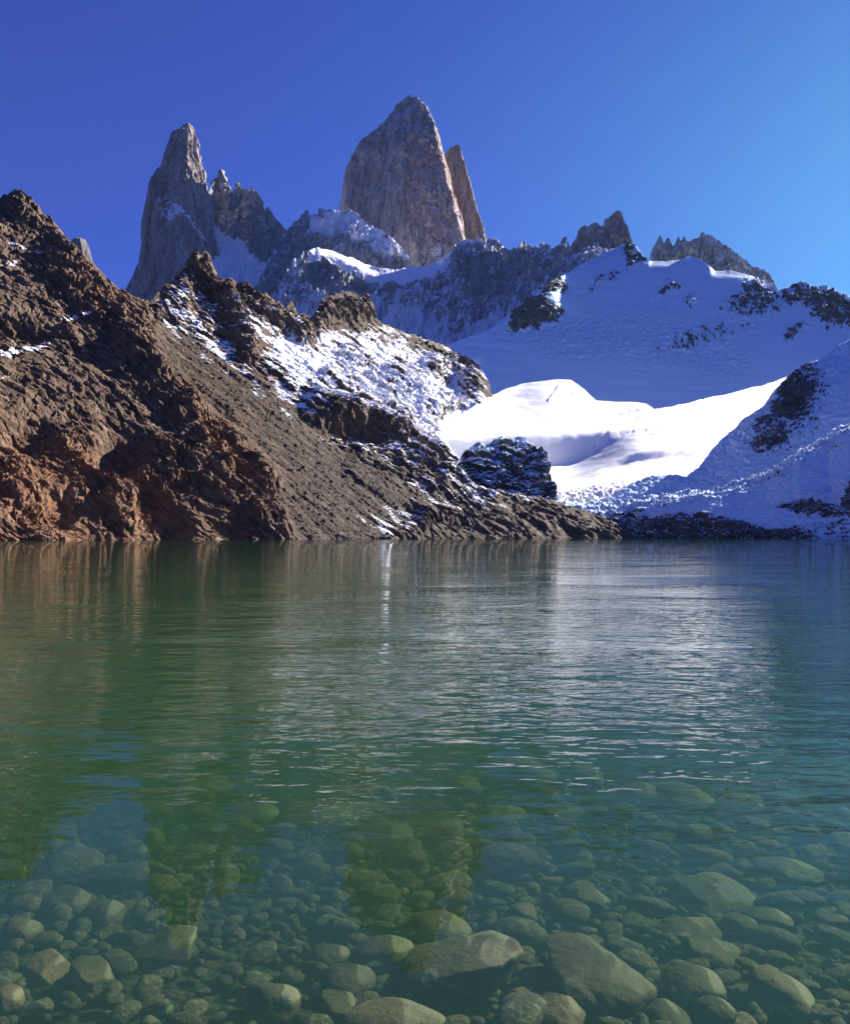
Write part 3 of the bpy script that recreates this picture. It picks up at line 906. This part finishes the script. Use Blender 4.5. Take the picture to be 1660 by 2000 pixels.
F_L = [(652, 560), (654, 480), (659, 416), (664, 385), (671, 352), (679, 318), (687, 300), (700, 284), (725, 261), (755, 236), (770, 217), (782, 202), (790, 192), (798, 184)]
F_R = [(945, 560), (925, 520), (912, 485), (905, 462), (902, 443), (894, 415), (885, 384), (876, 345), (867, 311), (859, 285), (851, 256), (839, 226), (828, 206), (820, 196), (812, 196), (804, 189), (799, 184)]
spire('granite_spire_mountain', neg(F_L), neg(F_R), 3400, [(-1, 0.15), (-0.86, -0.35), (-0.2, -0.78), (0.12, -1.0), (0.88, -0.80), (1, -0.25), (0.7, 0.7), (-0.6, 0.8)], 0.8, 560, 184,
      'tallest broad granite spire with pinkish right face in the centre', f_tint, f_snow)
F2_L = [(850, 560), (860, 400), (864, 320), (866, 303), (872, 299), (877, 290), (884, 287), (890, 283)]
F2_R = [(962, 560), (952, 490), (946, 460), (934, 422), (921, 372), (908, 322), (901, 296), (897, 285), (892, 282)]
spire('slender_granite_mountain', neg(F2_L), neg(F2_R), 3600, [(-1, 0.1), (-0.6, -0.9), (0.86, -1.0), (1, -0.2), (0.7, 0.8), (-0.6, 0.8)], 1.0, 560, 282,
      'narrow granite pillar leaning behind the right edge of the tallest spire', lambda ix, iy, P, N: 0.35 + 0.5 * fbm(P / 80, 3), lambda ix, iy, P, N: -0.15 + 0.4 * fbm(P / 35, 4) + 0.5 * sstep(445, 470, iy), amp=0.55, mat=M_pillar)


def p_tint(ix, iy, P, N):
    w = fbm(P * np.array([1, 1, 0.25]) / 80.0, 4)
    wx = ix + 16 * w
    return (0.8 * blob(wx, iy, 292, 460, 16, 80) + 0.55 * blob(wx, iy, 345, 320, 24, 46)) * (0.8 + 0.8 * w) + 0.4


def p_snow(ix, iy, P, N):
    wx, wy = warp(ix, iy, 10, 20)
    s = -0.25 + np.clip((N[:, 2] - 0.2) * 1.2, -0.4, 0.5) + 0.35 * fbm(P / 35.0, 4, 0.62)
    st = fbm(np.stack([(wx * 0.77 + wy * 0.64) / 30, (-wx * 0.64 + wy * 0.77) / 5, wx * 0], 1), 3)
    s += (0.75 + 1.2 * st) * inpoly(wx, wy, [(308, 370), (330, 380), (362, 392), (352, 412), (330, 440), (316, 420)], 7)
    s += 1.0 * np.clip(1.3 - seg_dist(wx, wy, [(340, 395), (370, 430), (404, 470)]) / 3.5, 0, 1) + 0.5 * np.clip(1.2 - seg_dist(wx, wy, [(330, 425), (372, 452)]) / 2.5, 0, 1)
    s += 0.6 * np.clip(1.2 - seg_dist(wx, wy, [(380, 490), (398, 474)]) / 4, 0, 1)
    s += 0.2 * sstep(275, 245, iy)
    return s


P_L = [(215, 640), (242, 578), (256, 545), (269, 520), (273, 488), (275, 440), (281, 402), (289, 370), (296, 352), (311, 332), (321, 302), (329, 278), (335, 261), (348, 258), (354, 247), (362, 242), (366, 240)]
P_R = [(470, 640), (440, 540), (424, 490), (418, 440), (411, 390), (404, 358), (398, 334), (391, 300), (387, 272), (382, 256), (376, 246), (369, 240)]
spire('slim_granite_mountain', neg(P_L), neg(P_R), 3000, [(-1, 0.1), (-0.75, -0.55), (-0.15, -0.6), (0.2, -1.0), (0.52, -0.92), (1, -0.05), (0.6, 0.8), (-0.6, 0.8)], 0.9, 640, 240,
      'tall slim granite spire standing alone above the brown hillside on the left', p_tint, p_snow)
T_L = [(120, 560), (138, 500), (139, 478), (143, 468), (148, 466), (152, 464)]
T_R = [(205, 560), (184, 520), (180, 505), (174, 484), (168, 470), (160, 465), (156, 464)]
spire('distant_granite_mountain', neg(T_L), neg(T_R), 3300, [(-1, 0.1), (-0.6, -0.9), (0.55, -1.0), (1, -0.2), (0.7, 0.8), (-0.6, 0.8)], 1.0, 560, 464,
      'small dark rock tooth peeking over the left hillside crest', lambda ix, iy, P, N: 0.1 + 0 * ix, lambda ix, iy, P, N: -0.3 + 0.4 * fbm(P / 30, 3), amp=0.6, M=120, mat=M_pillar)

# ------------------------------------------------------------------ jagged peaks on the right skyline
J_SKY = [(1080, 540), (1105, 500), (1116, 480), (1124, 466), (1130, 452), (1136, 444), (1150, 441), (1163, 436), (1172, 441), (1178, 440), (1180, 430), (1190, 424), (1198, 419), (1207, 413), (1214, 417), (1219, 430), (1226, 443),
         (1232, 462), (1236, 480), (1250, 520), (1280, 560)]
o = sheet('castle_peak_mountain', M_granite, 1080, 1280, 1.0, J_SKY, [(1080, 600), (1280, 600)], [(1080, 2750), (1280, 2750)],
          lambda x, y: 2.2 - 1.3 * blob(x, y, 1160, 482, 24, 10), lambda P, px, py, N: 0.7 * rockiness(P * np.array([1, 1, 0.5]), 40.0, n=4) + 10 * fbm(P * np.array([1, 1, 0.3]) / 70, 3),
          lambda P, N, px, py, d: {'snow': -0.1 + np.clip((N[:, 2] - 0.3) * 1.2, -0.4, 0.5) + 0.35 * fbm(P / 40, 4) + 1.0 * np.clip(1.5 * blob(px, py, 1158, 484, 22, 9, -10), 0, 1), 'tint': 0.25 + 0.5 * blob(px, py, 1200, 450, 20, 30)},
          back=0.05, back_slope=1.4, jag=(5, 13), top_fade=0.85)
set_props(o, 'square topped grey peak rising behind the glacier ridge right of centre', 'mountain peak', kind='structure')

Q_SKY = [(1255, 540), (1268, 512), (1272, 494), (1280, 478), (1285, 466), (1289, 459), (1293, 464), (1297, 478), (1301, 470), (1304, 464), (1308, 468), (1313, 481), (1318, 480), (1322, 470), (1325, 462), (1329, 472), (1332, 470), (1336, 462), (1340, 473),
         (1350, 470), (1366, 466), (1369, 456), (1373, 454), (1388, 461), (1404, 472), (1425, 486), (1442, 498), (1452, 507), (1458, 506), (1464, 518), (1478, 524), (1492, 526), (1504, 538), (1512, 552), (1517, 564), (1540, 610)]
o = sheet('jagged_peak_mountain', M_granite, 1255, 1540, 1.0, Q_SKY, [(1255, 620), (1540, 620)], [(1255, 2500), (1540, 2500)],
          lambda x, y: 2.0 + 0 * x, lambda P, px, py, N: 0.6 * rockiness(P * np.array([1, 1, 0.4]), 34.0, n=4) + 10 * fbm(P * np.array([1, 1, 0.25]) / 60, 3),
          lambda P, N, px, py, d: {'snow': 0.0 + np.clip((N[:, 2] - 0.3) * 1.3, -0.4, 0.6) + 0.4 * fbm(P * np.array([1, 1, 0.5]) / 40, 4) + 0.4 * inpoly(px, py, [(1370, 500), (1390, 462), (1450, 505), (1420, 510), (1385, 520)], 8), 'tint': 0.2 + 0 * px},
          back=0.05, back_slope=1.2, jag=(4, 11), top_fade=0.85)
set_props(o, 'saw-toothed snowy grey peak with thin needles on the right skyline', 'mountain peak', kind='structure')

print('terrain built', round(time.time() - _T0, 1))

# ------------------------------------------------------------------ lake floor
def bed_z(x, y):
    """height of the lake floor"""
    yy = np.asarray(y, float)
    z = np.interp(yy, [-30, -4, 0.5, 3, 6, 9, 12, 16, 24, 45, 200], [2.2, 0.30, -0.20, -0.47, -0.76, -0.98, -1.35, -2.3, -5, -9, -12])
    z = z - 0.10 * np.clip((np.asarray(x, float) * -1) / 3.0, -1, 1.5) * sstep(4, 9, yy)
    return z


xs = np.concatenate([np.linspace(-900, -14, 40), np.linspace(-13, 13, 240), np.linspace(14, 900, 40)])
ys = np.concatenate([np.linspace(-30, -3, 20), np.linspace(-2.8, 18, 220), np.linspace(19, 900, 60)])
GX, GY = np.meshgrid(xs, ys)
q = np.stack([GX, GY, GX * 0], -1).reshape(-1, 3)
GZ = bed_z(GX, GY) + 0.05 * fbm(q / 0.7, 4).reshape(GX.shape) - 0.03
m, nd, lk, b = nodes_of('silty_pebble_bed')
tc = N_(nd, 'ShaderNodeTexCoord')
vo = N_(nd, 'ShaderNodeTexVoronoi'); vo.inputs['Scale'].default_value = 14.0
lk.new(tc.outputs['Object'], vo.inputs['Vector'])
n1 = noise_(nd, lk, tc.outputs['Object'], 2.0, 5, 0.6)
c = mixc(nd, lk, n1, (0.02, 0.02, 0.014), (0.06, 0.052, 0.036))
c = mixc(nd, lk, 0.5, c, vo.outputs['Color'], 'SOFT_LIGHT')
lk.new(c, b.inputs['Base Color'])
b.inputs['Roughness'].default_value = 0.9
bp = N_(nd, 'ShaderNodeBump', invert=True); bp.inputs['Distance'].default_value = 0.04
lk.new(vo.outputs['Distance'], bp.inputs['Height']); lk.new(bp.outputs[0], b.inputs['Normal'])
o = grid_mesh('lake_floor', np.stack([GX, GY, GZ], -1), m)
set_props(o, kind='structure')

# ------------------------------------------------------------------ water: one closed body with a rippled surface
m = bpy.data.materials.new('lake_water')
m.use_nodes = True
nd, lk = m.node_tree.nodes, m.node_tree.links
nd.remove(nd['Principled BSDF'])
out = nd['Material Output']
tc = N_(nd, 'ShaderNodeTexCoord')
P_ = tc.outputs['Object']
sep = N_(nd, 'ShaderNodeSeparateXYZ'); lk.new(P_, sep.inputs[0])


def wavevec(ang, sx, sy):
    mp = N_(nd, 'ShaderNodeMapping')
    mp.inputs['Rotation'].default_value = (0, 0, math.radians(ang))
    mp.inputs['Scale'].default_value = (sx, sy, 1)
    lk.new(P_, mp.inputs[0])
    return mp.outputs[0]


w1 = noise_(nd, lk, wavevec(58, 0.9, 3.0), 1.0, 3, 0.5, 0.5)
w2 = noise_(nd, lk, wavevec(-30, 1.1, 2.0), 1.0, 3, 0.55, 0.4)
w3 = noise_(nd, lk, wavevec(35, 2.8, 5.2), 1.0, 2, 0.5, 0.3)
swell = noise_(nd, lk, wavevec(15, 0.25, 0.7), 1.0, 2, 0.5, 0.2)
hgt = math_(nd, lk, 'MULTIPLY', w1, 1.0)
hgt = math_(nd, lk, 'MULTIPLY_ADD', w2, 0.9, hgt)
hgt = math_(nd, lk, 'MULTIPLY_ADD', w3, 0.40, hgt)
hgt = math_(nd, lk, 'MULTIPLY_ADD', swell, 1.2, hgt)
# breeze: rippled in the middle of the lake, calm against the near stones and under the far hill
rp = N_(nd, 'ShaderNodeValToRGB')
mr = N_(nd, 'ShaderNodeMapRange'); lk.new(math_(nd, lk, 'LOGARITHM', math_(nd, lk, 'MAXIMUM', math_(nd, lk, 'ADD', sep.outputs['Y'], math_(nd, lk, 'MINIMUM', math_(nd, lk, 'MULTIPLY', math_(nd, lk, 'MAXIMUM', sep.outputs['X'], 0.0), 0.9), 3.0)), 1.0), 10.0), mr.inputs['Value'])
mr.inputs['From Min'].default_value = 0.4; mr.inputs['From Max'].default_value = 2.8
lk.new(mr.outputs[0], rp.inputs[0])
els = rp.color_ramp.elements
stops = [(3.0, 0.06), (4.6, 0.14), (6.0, 0.55), (8, 1.0), (22, 0.9), (36, 0.5), (48, 0.14), (160, 0.08), (330, 0.14), (480, 0.4)]
for k, (yy, a) in enumerate(stops):
    e = els[k] if k < 2 else els.new(0.5)
    e.position = (math.log10(yy) - 0.4) / 2.4
    e.color = (a, a, a, 1)
patch = noise_(nd, lk, wavevec(10, 0.10, 0.16), 1.0, 2, 0.5, 0.3)
pa = ramp01(nd, lk, patch, 0.36, 0.62)
amp = math_(nd, lk, 'MULTIPLY', rp.outputs[0], math_(nd, lk, 'MULTIPLY_ADD', pa, 0.65, 0.45))
bp = N_(nd, 'ShaderNodeBump')
bp.inputs['Distance'].default_value = 0.028
bp.inputs['Strength'].default_value = 1.0
lk.new(math_(nd, lk, 'MULTIPLY', hgt, amp), bp.inputs['Height'])
ge = N_(nd, 'ShaderNodeNewGeometry')
dt_ = N_(nd, 'ShaderNodeVectorMath', operation='DOT_PRODUCT')
lk.new(bp.outputs[0], dt_.inputs[0]); lk.new(ge.outputs['Incoming'], dt_.inputs[1])
cosv = math_(nd, lk, 'MINIMUM', math_(nd, lk, 'ABSOLUTE', dt_.outputs['Value']), 1.0)
fres = math_(nd, lk, 'MULTIPLY_ADD', math_(nd, lk, 'POWER', math_(nd, lk, 'SUBTRACT', 1.0, cosv), 5.0), 0.98, 0.02)
gl = N_(nd, 'ShaderNodeBsdfGlossy'); gl.inputs['Roughness'].default_value = 0.0
lk.new(bp.outputs[0], gl.inputs['Normal'])
tr = N_(nd, 'ShaderNodeBsdfTransparent')
mx = N_(nd, 'ShaderNodeMixShader')
lk.new(fres, mx.inputs[0]); lk.new(tr.outputs[0], mx.inputs[1]); lk.new(gl.outputs[0], mx.inputs[2])
lk.new(mx.outputs[0], out.inputs['Surface'])
vs = N_(nd, 'ShaderNodeVolumeScatter'); va = N_(nd, 'ShaderNodeVolumeAbsorption')
vs.inputs['Color'].default_value = (0.34, 0.78, 0.52, 1); vs.inputs['Density'].default_value = 0.082
vs.inputs['Anisotropy'].default_value = 0.0
va.inputs['Color'].default_value = (0.48, 0.62, 0.40, 1); va.inputs['Density'].default_value = 1.0
ad = N_(nd, 'ShaderNodeAddShader'); lk.new(vs.outputs[0], ad.inputs[0]); lk.new(va.outputs[0], ad.inputs[1])
lk.new(ad.outputs[0], out.inputs['Volume'])
me = bpy.data.meshes.new('lake_water')
x0, x1, y0, y1, zb = -880, 880, -28, 880, -20
vv = [(x0, y0, 0), (x1, y0, 0), (x1, y1, 0), (x0, y1, 0), (x0, y0, zb), (x1, y0, zb), (x1, y1, zb), (x0, y1, zb)]
me.from_pydata(vv, [], [(0, 1, 2, 3), (7, 6, 5, 4), (0, 4, 5, 1), (1, 5, 6, 2), (2, 6, 7, 3), (3, 7, 4, 0)])
me.materials.append(m)
o = bpy.data.objects.new('lake_water', me); col.objects.link(o)
set_props(o, kind='structure')

# ------------------------------------------------------------------ the air between here and the peaks
m = bpy.data.materials.new('mountain_air')
m.use_nodes = True
nd, lk = m.node_tree.nodes, m.node_tree.links
nd.remove(nd['Principled BSDF'])
pv = N_(nd, 'ShaderNodeVolumePrincipled')
pv.inputs['Color'].default_value = (0.42, 0.66, 1.0, 1)
pv.inputs['Density'].default_value = 0.8e-5
lk.new(pv.outputs[0], nd['Material Output'].inputs['Volume'])
me = bpy.data.meshes.new('haze')
x0, x1, y0, y1, zb, zt = -3500, 3500, -300, 6500, -60, 2600
me.from_pydata([(x0, y0, zt), (x1, y0, zt), (x1, y1, zt), (x0, y1, zt), (x0, y0, zb), (x1, y0, zb), (x1, y1, zb), (x0, y1, zb)], [],
               [(0, 1, 2, 3), (7, 6, 5, 4), (0, 4, 5, 1), (1, 5, 6, 2), (2, 6, 7, 3), (3, 7, 4, 0)])
me.materials.append(m)
o = bpy.data.objects.new('haze', me); col.objects.link(o)
set_props(o, kind='stuff')

# ------------------------------------------------------------------ stones under the shallow water
def stone_mat(name, a, b_, spots):
    m, nd, lk, b = nodes_of(name)
    tc = N_(nd, 'ShaderNodeTexCoord')
    oi = N_(nd, 'ShaderNodeObjectInfo')
    n1 = noise_(nd, lk, tc.outputs['Object'], 2.2, 6, 0.62)
    n2 = noise_(nd, lk, tc.outputs['Object'], 14.0, 4, 0.7)
    c = mixc(nd, lk, ramp01(nd, lk, n1, 0.3, 0.7), a, b_)
    c = mixc(nd, lk, ramp01(nd, lk, n2, 0.55, 0.72), c, spots)
    n3 = noise_(nd, lk, tc.outputs['Object'], 1.1, 3, 0.5, 2.5)
    c = mixc(nd, lk, math_(nd, lk, 'MULTIPLY', ramp01(nd, lk, n3, 0.55, 0.66), 0.6), c, (0.055, 0.06, 0.03))
    n4 = math_(nd, lk, 'ABSOLUTE', math_(nd, lk, 'SUBTRACT', noise_(nd, lk, tc.outputs['Object'], 0.9, 3, 0.5, 1.2), 0.5))
    c = mixc(nd, lk, math_(nd, lk, 'MULTIPLY', ramp01(nd, lk, n4, 0.016, 0.004), 0.5), c, (0.34, 0.30, 0.24))
    mr = N_(nd, 'ShaderNodeMapRange'); lk.new(oi.outputs['Random'], mr.inputs['Value'])
    mr.inputs['To Min'].default_value = 0.65; mr.inputs['To Max'].default_value = 1.3
    c = mixc(nd, lk, 1.0, c, mr.outputs[0], 'MULTIPLY')
    lk.new(c, b.inputs['Base Color'])
    b.inputs['Roughness'].default_value = 0.8
    bp = N_(nd, 'ShaderNodeBump'); bp.inputs['Distance'].default_value = 0.08; bp.inputs['Strength'].default_value = 0.5
    lk.new(math_(nd, lk, 'MULTIPLY_ADD', n2, 0.3, n1), bp.inputs['Height']); lk.new(bp.outputs[0], b.inputs['Normal'])
    return m


MS = [stone_mat('tan_stone', (0.07, 0.053, 0.032), (0.12, 0.09, 0.055), (0.042, 0.032, 0.021)),
      stone_mat('grey_green_stone', (0.045, 0.039, 0.025), (0.08, 0.068, 0.043), (0.034, 0.03, 0.02)),
      stone_mat('reddish_stone', (0.12, 0.075, 0.052), (0.17, 0.11, 0.075), (0.08, 0.06, 0.05)),
      stone_mat('dark_stone', (0.05, 0.05, 0.04), (0.09, 0.085, 0.065), (0.035, 0.035, 0.03))]


def ico(sub):
    import bmesh
    bm = bmesh.new()
    bmesh.ops.create_icosphere(bm, subdivisions=sub, radius=1.0)
    V = np.array([v.co[:] for v in bm.verts], np.float32)
    Fc = np.array([[v.index for v in f.verts] for f in bm.faces], np.int32)
    bm.free()
    return V, Fc


ICO5, ICO3, ICO2 = ico(5), ico(3), ico(2)


def stone_verts(V, rnd, angular):
    """unit stone: a sphere cut back by random planes, roughened"""
    d = V / np.linalg.norm(V, axis=1, keepdims=True)
    r = np.ones(len(d))
    for k in range(rnd.randint(7, 12)):
        n = rnd.normal(size=3); n /= np.linalg.norm(n)
        h = rnd.uniform(0.5, 0.9) if angular else rnd.uniform(0.72, 0.97)
        c = d @ n
        lim = np.where(c > 0.05, h / np.maximum(c, 0.05), 9)
        sharp = 0.035 if angular else 0.09
        r = -sharp * np.logaddexp(-r / sharp, -lim / sharp)
    off = rnd.uniform(0, 50)
    r = r * (1 + 0.10 * fbm(d * 1.3 + off, 3) + (0.05 if angular else 0.025) * fbm(d * 4.5 + off, 4))
    return (d * r[:, None]).astype(np.float32)


def tri_mesh(name, V, Fc, mat):
    me = bpy.data.meshes.new(name)
    me.vertices.add(len(V)); me.vertices.foreach_set('co', V.reshape(-1))
    me.loops.add(len(Fc) * 3); me.loops.foreach_set('vertex_index', Fc.reshape(-1).astype(np.int32))
    me.polygons.add(len(Fc))
    me.polygons.foreach_set('loop_start', np.arange(0, len(Fc) * 3, 3, dtype=np.int32))
    me.polygons.foreach_set('loop_total', np.full(len(Fc), 3, np.int32))
    me.polygons.foreach_set('use_smooth', np.ones(len(Fc), bool))
    me.update(calc_edges=True)
    me.materials.append(mat)
    return me


def on_bed(px, py, lift=0.0):
    """where the line of sight at this bearing meets the lake floor (raised by lift)"""
    dx, dz = (px - CX) / F, (HY - py) / F
    lo, hi = 1.0, 60.0
    for _ in range(50):
        mid = (lo + hi) / 2
        if H + mid * dz > bed_z(mid * dx, mid) + lift: lo = mid
        else: hi = mid
    return Vector((lo * dx, lo, H + lo * dz)), lo


rnd = np.random.RandomState(11)
# centre px, centre py, width px, height px, angular, material, turn deg, label
BIG = [
    (903, 1898, 235, 150, 1, 0, -12, 'largest pale flat-topped boulder under the shallow water, its lower front dark'),
    (1157, 1912, 226, 124, 1, 0, 5, 'long tan boulder with a rough ridged top to the right of the largest pale boulder'),
    (1018, 1957, 60, 86, 1, 2, 5, 'upright reddish block standing in the gap between the two largest boulders'),
    (1090, 1980, 108, 56, 0, 2, 0, 'rounded brown stone right of the upright reddish block at the bottom edge'),
    (1155, 1760, 72, 56, 1, 0, 10, 'pale angular diamond-shaped stone alone in dark water above the long tan boulder'),
    (1032, 1516, 108, 62, 0, 2, 12, 'broad orange-brown boulder deep in the water, farthest clearly visible one'),
    (1136, 1522, 96, 62, 0, 3, 8, 'dim brown boulder touching the right side of the farthest orange-brown boulder'),
    (1250, 1546, 84, 32, 0, 0, 6, 'low tan stone in deep water right of the dim brown boulder'),
    (1392, 1758, 166, 54, 1, 1, 3, 'long straight-edged grey-green slab lying level in the right-hand shallows'),
    (1385, 1856, 122, 54, 1, 0, 12, 'bright wedge-shaped stone below the long grey-green slab'),
    (1357, 1926, 120, 60, 0, 1, 10, 'smooth oval olive boulder below the bright wedge-shaped stone'),
    (1522, 1946, 140, 70, 0, 0, 16, 'large rounded tan boulder with a lit upper rim near the lower right corner'),
    (1396, 1978, 82, 46, 0, 1, 0, 'smooth egg-shaped stone just below the smooth oval olive boulder'),
    (1300, 1988, 90, 38, 0, 1, 0, 'flat stone on the bottom edge left of the egg-shaped stone'),
    (1345, 1814, 122, 40, 1, 1, 4, 'thin flat stone with a shaded left end above the bright wedge-shaped stone'),
    (1505, 1798, 84, 40, 0, 1, 8, 'rounded grey stone below the right end of the long grey-green slab'),
    (1450, 1806, 80, 34, 0, 3, 6, 'dark flat stone wedged left of the rounded grey stone under the slab'),
    (1628, 1802, 56, 46, 1, 0, 0, 'small bright stone cut off by the right edge of the picture'),
    (748, 1866, 124, 58, 0, 1, -4, 'broad smooth olive stone just left of the largest pale boulder'),
    (38, 1824, 84, 60, 0, 2, 0, 'big rounded pinkish stone against the left edge of the picture'),
    (96, 1890, 84, 60, 1, 2, 0, 'square reddish-brown stone below the big rounded pinkish stone'),
    (186, 1910, 102, 62, 1, 0, 24, 'pale stone with a sharp sloping right edge beside the square reddish-brown stone'),
    (320, 1858, 124, 54, 1, 1, -16, 'wide low wedge of olive stone right of the big pinkish stone'),
    (136, 1764, 100, 48, 0, 0, 4, 'pale rounded stone leaning against another, above the square reddish-brown stone'),
    (200, 1790, 84, 58, 0, 0, -5, 'pale blunt stone supporting the rounded stone leaning on its left'),
    (530, 1964, 110, 90, 0, 1, 0, 'large pale green dome-shaped stone at the bottom edge left of centre'),
    (680, 1918, 104, 56, 0, 1, 6, 'domed olive stone below the broad smooth olive stone'),
    (648, 1870, 74, 44, 0, 1, 8, 'slanted greenish stone left of the broad smooth olive stone'),
    (664, 1968, 82, 50, 1, 1, 18, 'angular olive stone below the domed olive stone'),
    (770, 2004, 190, 50, 0, 2, 0, 'wide tan boulder top cut by the bottom edge left of the largest boulder'),
    (14, 1958, 64, 60, 0, 2, 0, 'rounded reddish stone in the lower left corner'),
    (500, 1592, 108, 40, 0, 2, 0, 'blurred pale boulder in deeper water, left one of a touching pair'),
    (622, 1594, 138, 46, 0, 2, 0, 'blurred pale boulder with bright light flecks, right one of a touching pair'),
    (755, 1636, 112, 28, 0, 1, 0, 'long thin greenish stone right of the blurred pair of boulders'),
    (262, 1670, 56, 36, 0, 1, 0, 'small pale stone within the reflected patch of blue sky, right of its twin'),
    (134, 1668, 62, 40, 0, 1, 0, 'small pale stone at the left border of the reflected patch of blue sky'),
    (395, 1540, 112, 44, 0, 2, 0, 'faint brownish boulder in deep water up and left of the blurred pair'),
    (985, 1588, 84, 24, 0, 0, 4, 'thin tan stone below the farthest orange-brown boulder'),
    (1100, 1590, 86, 26, 0, 0, 4, 'pale flat stone below the dim brown boulder'),
    (1340, 1560, 110, 44, 0, 0, 10, 'wide dim tan boulder in deep water to the right of the low tan stone'),
    (900, 1540, 84, 54, 0, 3, 0, 'shadowy olive boulder left of the farthest orange-brown boulder'),
    (860, 1815, 120, 60, 0, 1, 6, 'smooth grey-green stone just above the largest pale boulder'),
    (1540, 1700, 120, 34, 0, 1, 6, 'faint long stone in the bluish water near the right edge'),
]
placed = []
S_H = 'submerged stones of the lake shallows'
ang_m = [stone_verts(ICO5[0], rnd, True) for _ in range(6)]
rnd_m = [stone_verts(ICO5[0], rnd, False) for _ in range(6)]
for i, (px, py, w, h, angular, mi, turn, lab) in enumerate(BIG):
    hh0 = 0.0
    p, dist = on_bed(px, py + h * 0.18)
    r = w / 2 * dist / F * 1.06
    slant = math.hypot(dist, H)
    sina = H / slant
    # visible height = top ellipse (depth * sin) and side; split it between depth and height
    vis = h * slant / F
    ry = max(0.55 * vis / max(sina, 0.2), 0.45 * r)
    rz = max(0.42 * vis, 0.25 * r)
    ry = min(ry, 1.15 * r)
    V = (ang_m if angular else rnd_m)[i % 6]
    a = rnd.uniform(0, 6.28)
    Rz = np.array([[math.cos(a), -math.sin(a), 0], [math.sin(a), math.cos(a), 0], [0, 0, 1]], np.float32)
    V = V @ Rz.T
    V = V / np.abs(V).max(0)
    if angular:   # flat-topped blocks
        V[:, 2] = np.where(V[:, 2] > 0.45, 0.45 + (V[:, 2] - 0.45) * 0.35, V[:, 2])
    V = V * np.array([r, ry, rz], np.float32)
    V = V * (1 + 0.03 * fbm(V * 9.0 + i, 4))[:, None]
    me = tri_mesh('boulder', V.astype(np.float32), ICO5[1], MS[mi])
    o = bpy.data.objects.new('boulder' if w > 90 else 'stone', me)
    bz = float(bed_z(p.x, p.y))
    o.location = (p.x, p.y, min(bz + rz * 0.45, -0.20 - rz * 0.8))
    o.rotation_euler = (math.radians(rnd.uniform(-6, 6)), math.radians(turn), math.radians(rnd.uniform(-8, 8)))
    col.objects.link(o)
    set_props(o, lab, 'boulder' if w > 90 else 'stone', S_H)
    placed.append((p.x, p.y, r * 0.92))

# many alike: rounded stones between them
small_meshes = []
for k in range(12):
    V = stone_verts(ICO3[0], rnd, k % 4 != 0)
    V = V / np.abs(V).max(0) * np.array([1, rnd.uniform(0.55, 0.9), rnd.uniform(0.3, 0.48)])
    V = V * (1 + 0.04 * fbm(V * 3.0 + k, 3))[:, None]
    small_meshes.append(tri_mesh('stone', V.astype(np.float32), ICO3[1], MS[[0, 1, 1, 3, 0, 1, 2, 3, 0, 3, 1, 1][k]]))
n_small = 0
tries = 0
while n_small < 245 and tries < 60000:
    tries += 1
    py = rnd.uniform(1560, 2015) if tries % 3 else rnd.uniform(1640, 2015)
    px = rnd.uniform(-20, 1680)
    p, dist = on_bed(px, py)
    r = rnd.choice([0.09, 0.12, 0.15, 0.19, 0.24], p=[0.25, 0.27, 0.24, 0.16, 0.08]) * (1.15 if dist > 6 else 0.85)
    if any((p.x - a) ** 2 + ((p.y - b) * 1.15) ** 2 < (r * 0.72 + c * 0.85) ** 2 for a, b, c in placed):
        continue
    k = rnd.randint(12)
    o = bpy.data.objects.new('stone', small_meshes[k])
    bz = float(bed_z(p.x, p.y))
    o.location = (p.x, p.y, bz + r * 0.22)
    s = r
    o.scale = (s, s * rnd.uniform(0.85, 1.1), s * rnd.uniform(0.8, 1.2))
    o.rotation_euler = (rnd.uniform(-0.2, 0.2), rnd.uniform(-0.2, 0.2), rnd.uniform(0, 6.28))
    col.objects.link(o)
    set_props(o, 'one of the many small worn stones lying between the boulders under the shallow water', 'stone', 'small worn stones between the boulders')
    placed.append((p.x, p.y, r))
    n_small += 1

# pebbles that fill what is left: nobody could count them
Vs, Fs, nv = [], [], 0
peb = [stone_verts(ICO2[0], rnd, k % 2 == 0) for k in range(10)]
for k in range(5200):
    y = rnd.uniform(0.4, 1) ** 1.0 * 13.5 if k % 2 else rnd.uniform(2.2, 8)
    x = rnd.uniform(-0.62, 0.62) * (y + 1.5)
    r = rnd.uniform(0.025, 0.075)
    V = peb[k % 10] * np.array([r, r * rnd.uniform(0.6, 1), r * rnd.uniform(0.45, 0.7)])
    a = rnd.uniform(0, 6.28)
    V = V @ np.array([[math.cos(a), -math.sin(a), 0], [math.sin(a), math.cos(a), 0], [0, 0, 1]]).T
    V = V + np.array([x, y, float(bed_z(x, y)) + r * 0.12])
    Vs.append(V); Fs.append(ICO2[1] + nv); nv += len(V)
me = tri_mesh('pebbles', np.concatenate(Vs).astype(np.float32), np.concatenate(Fs), MS[3])
o = bpy.data.objects.new('pebbles', me); col.objects.link(o)
set_props(o, 'small pebbles filling the gaps between stones on the lake bed', 'pebbles', kind='stuff')
print('scene built', round(time.time() - _T0, 1), 'stones', n_small)
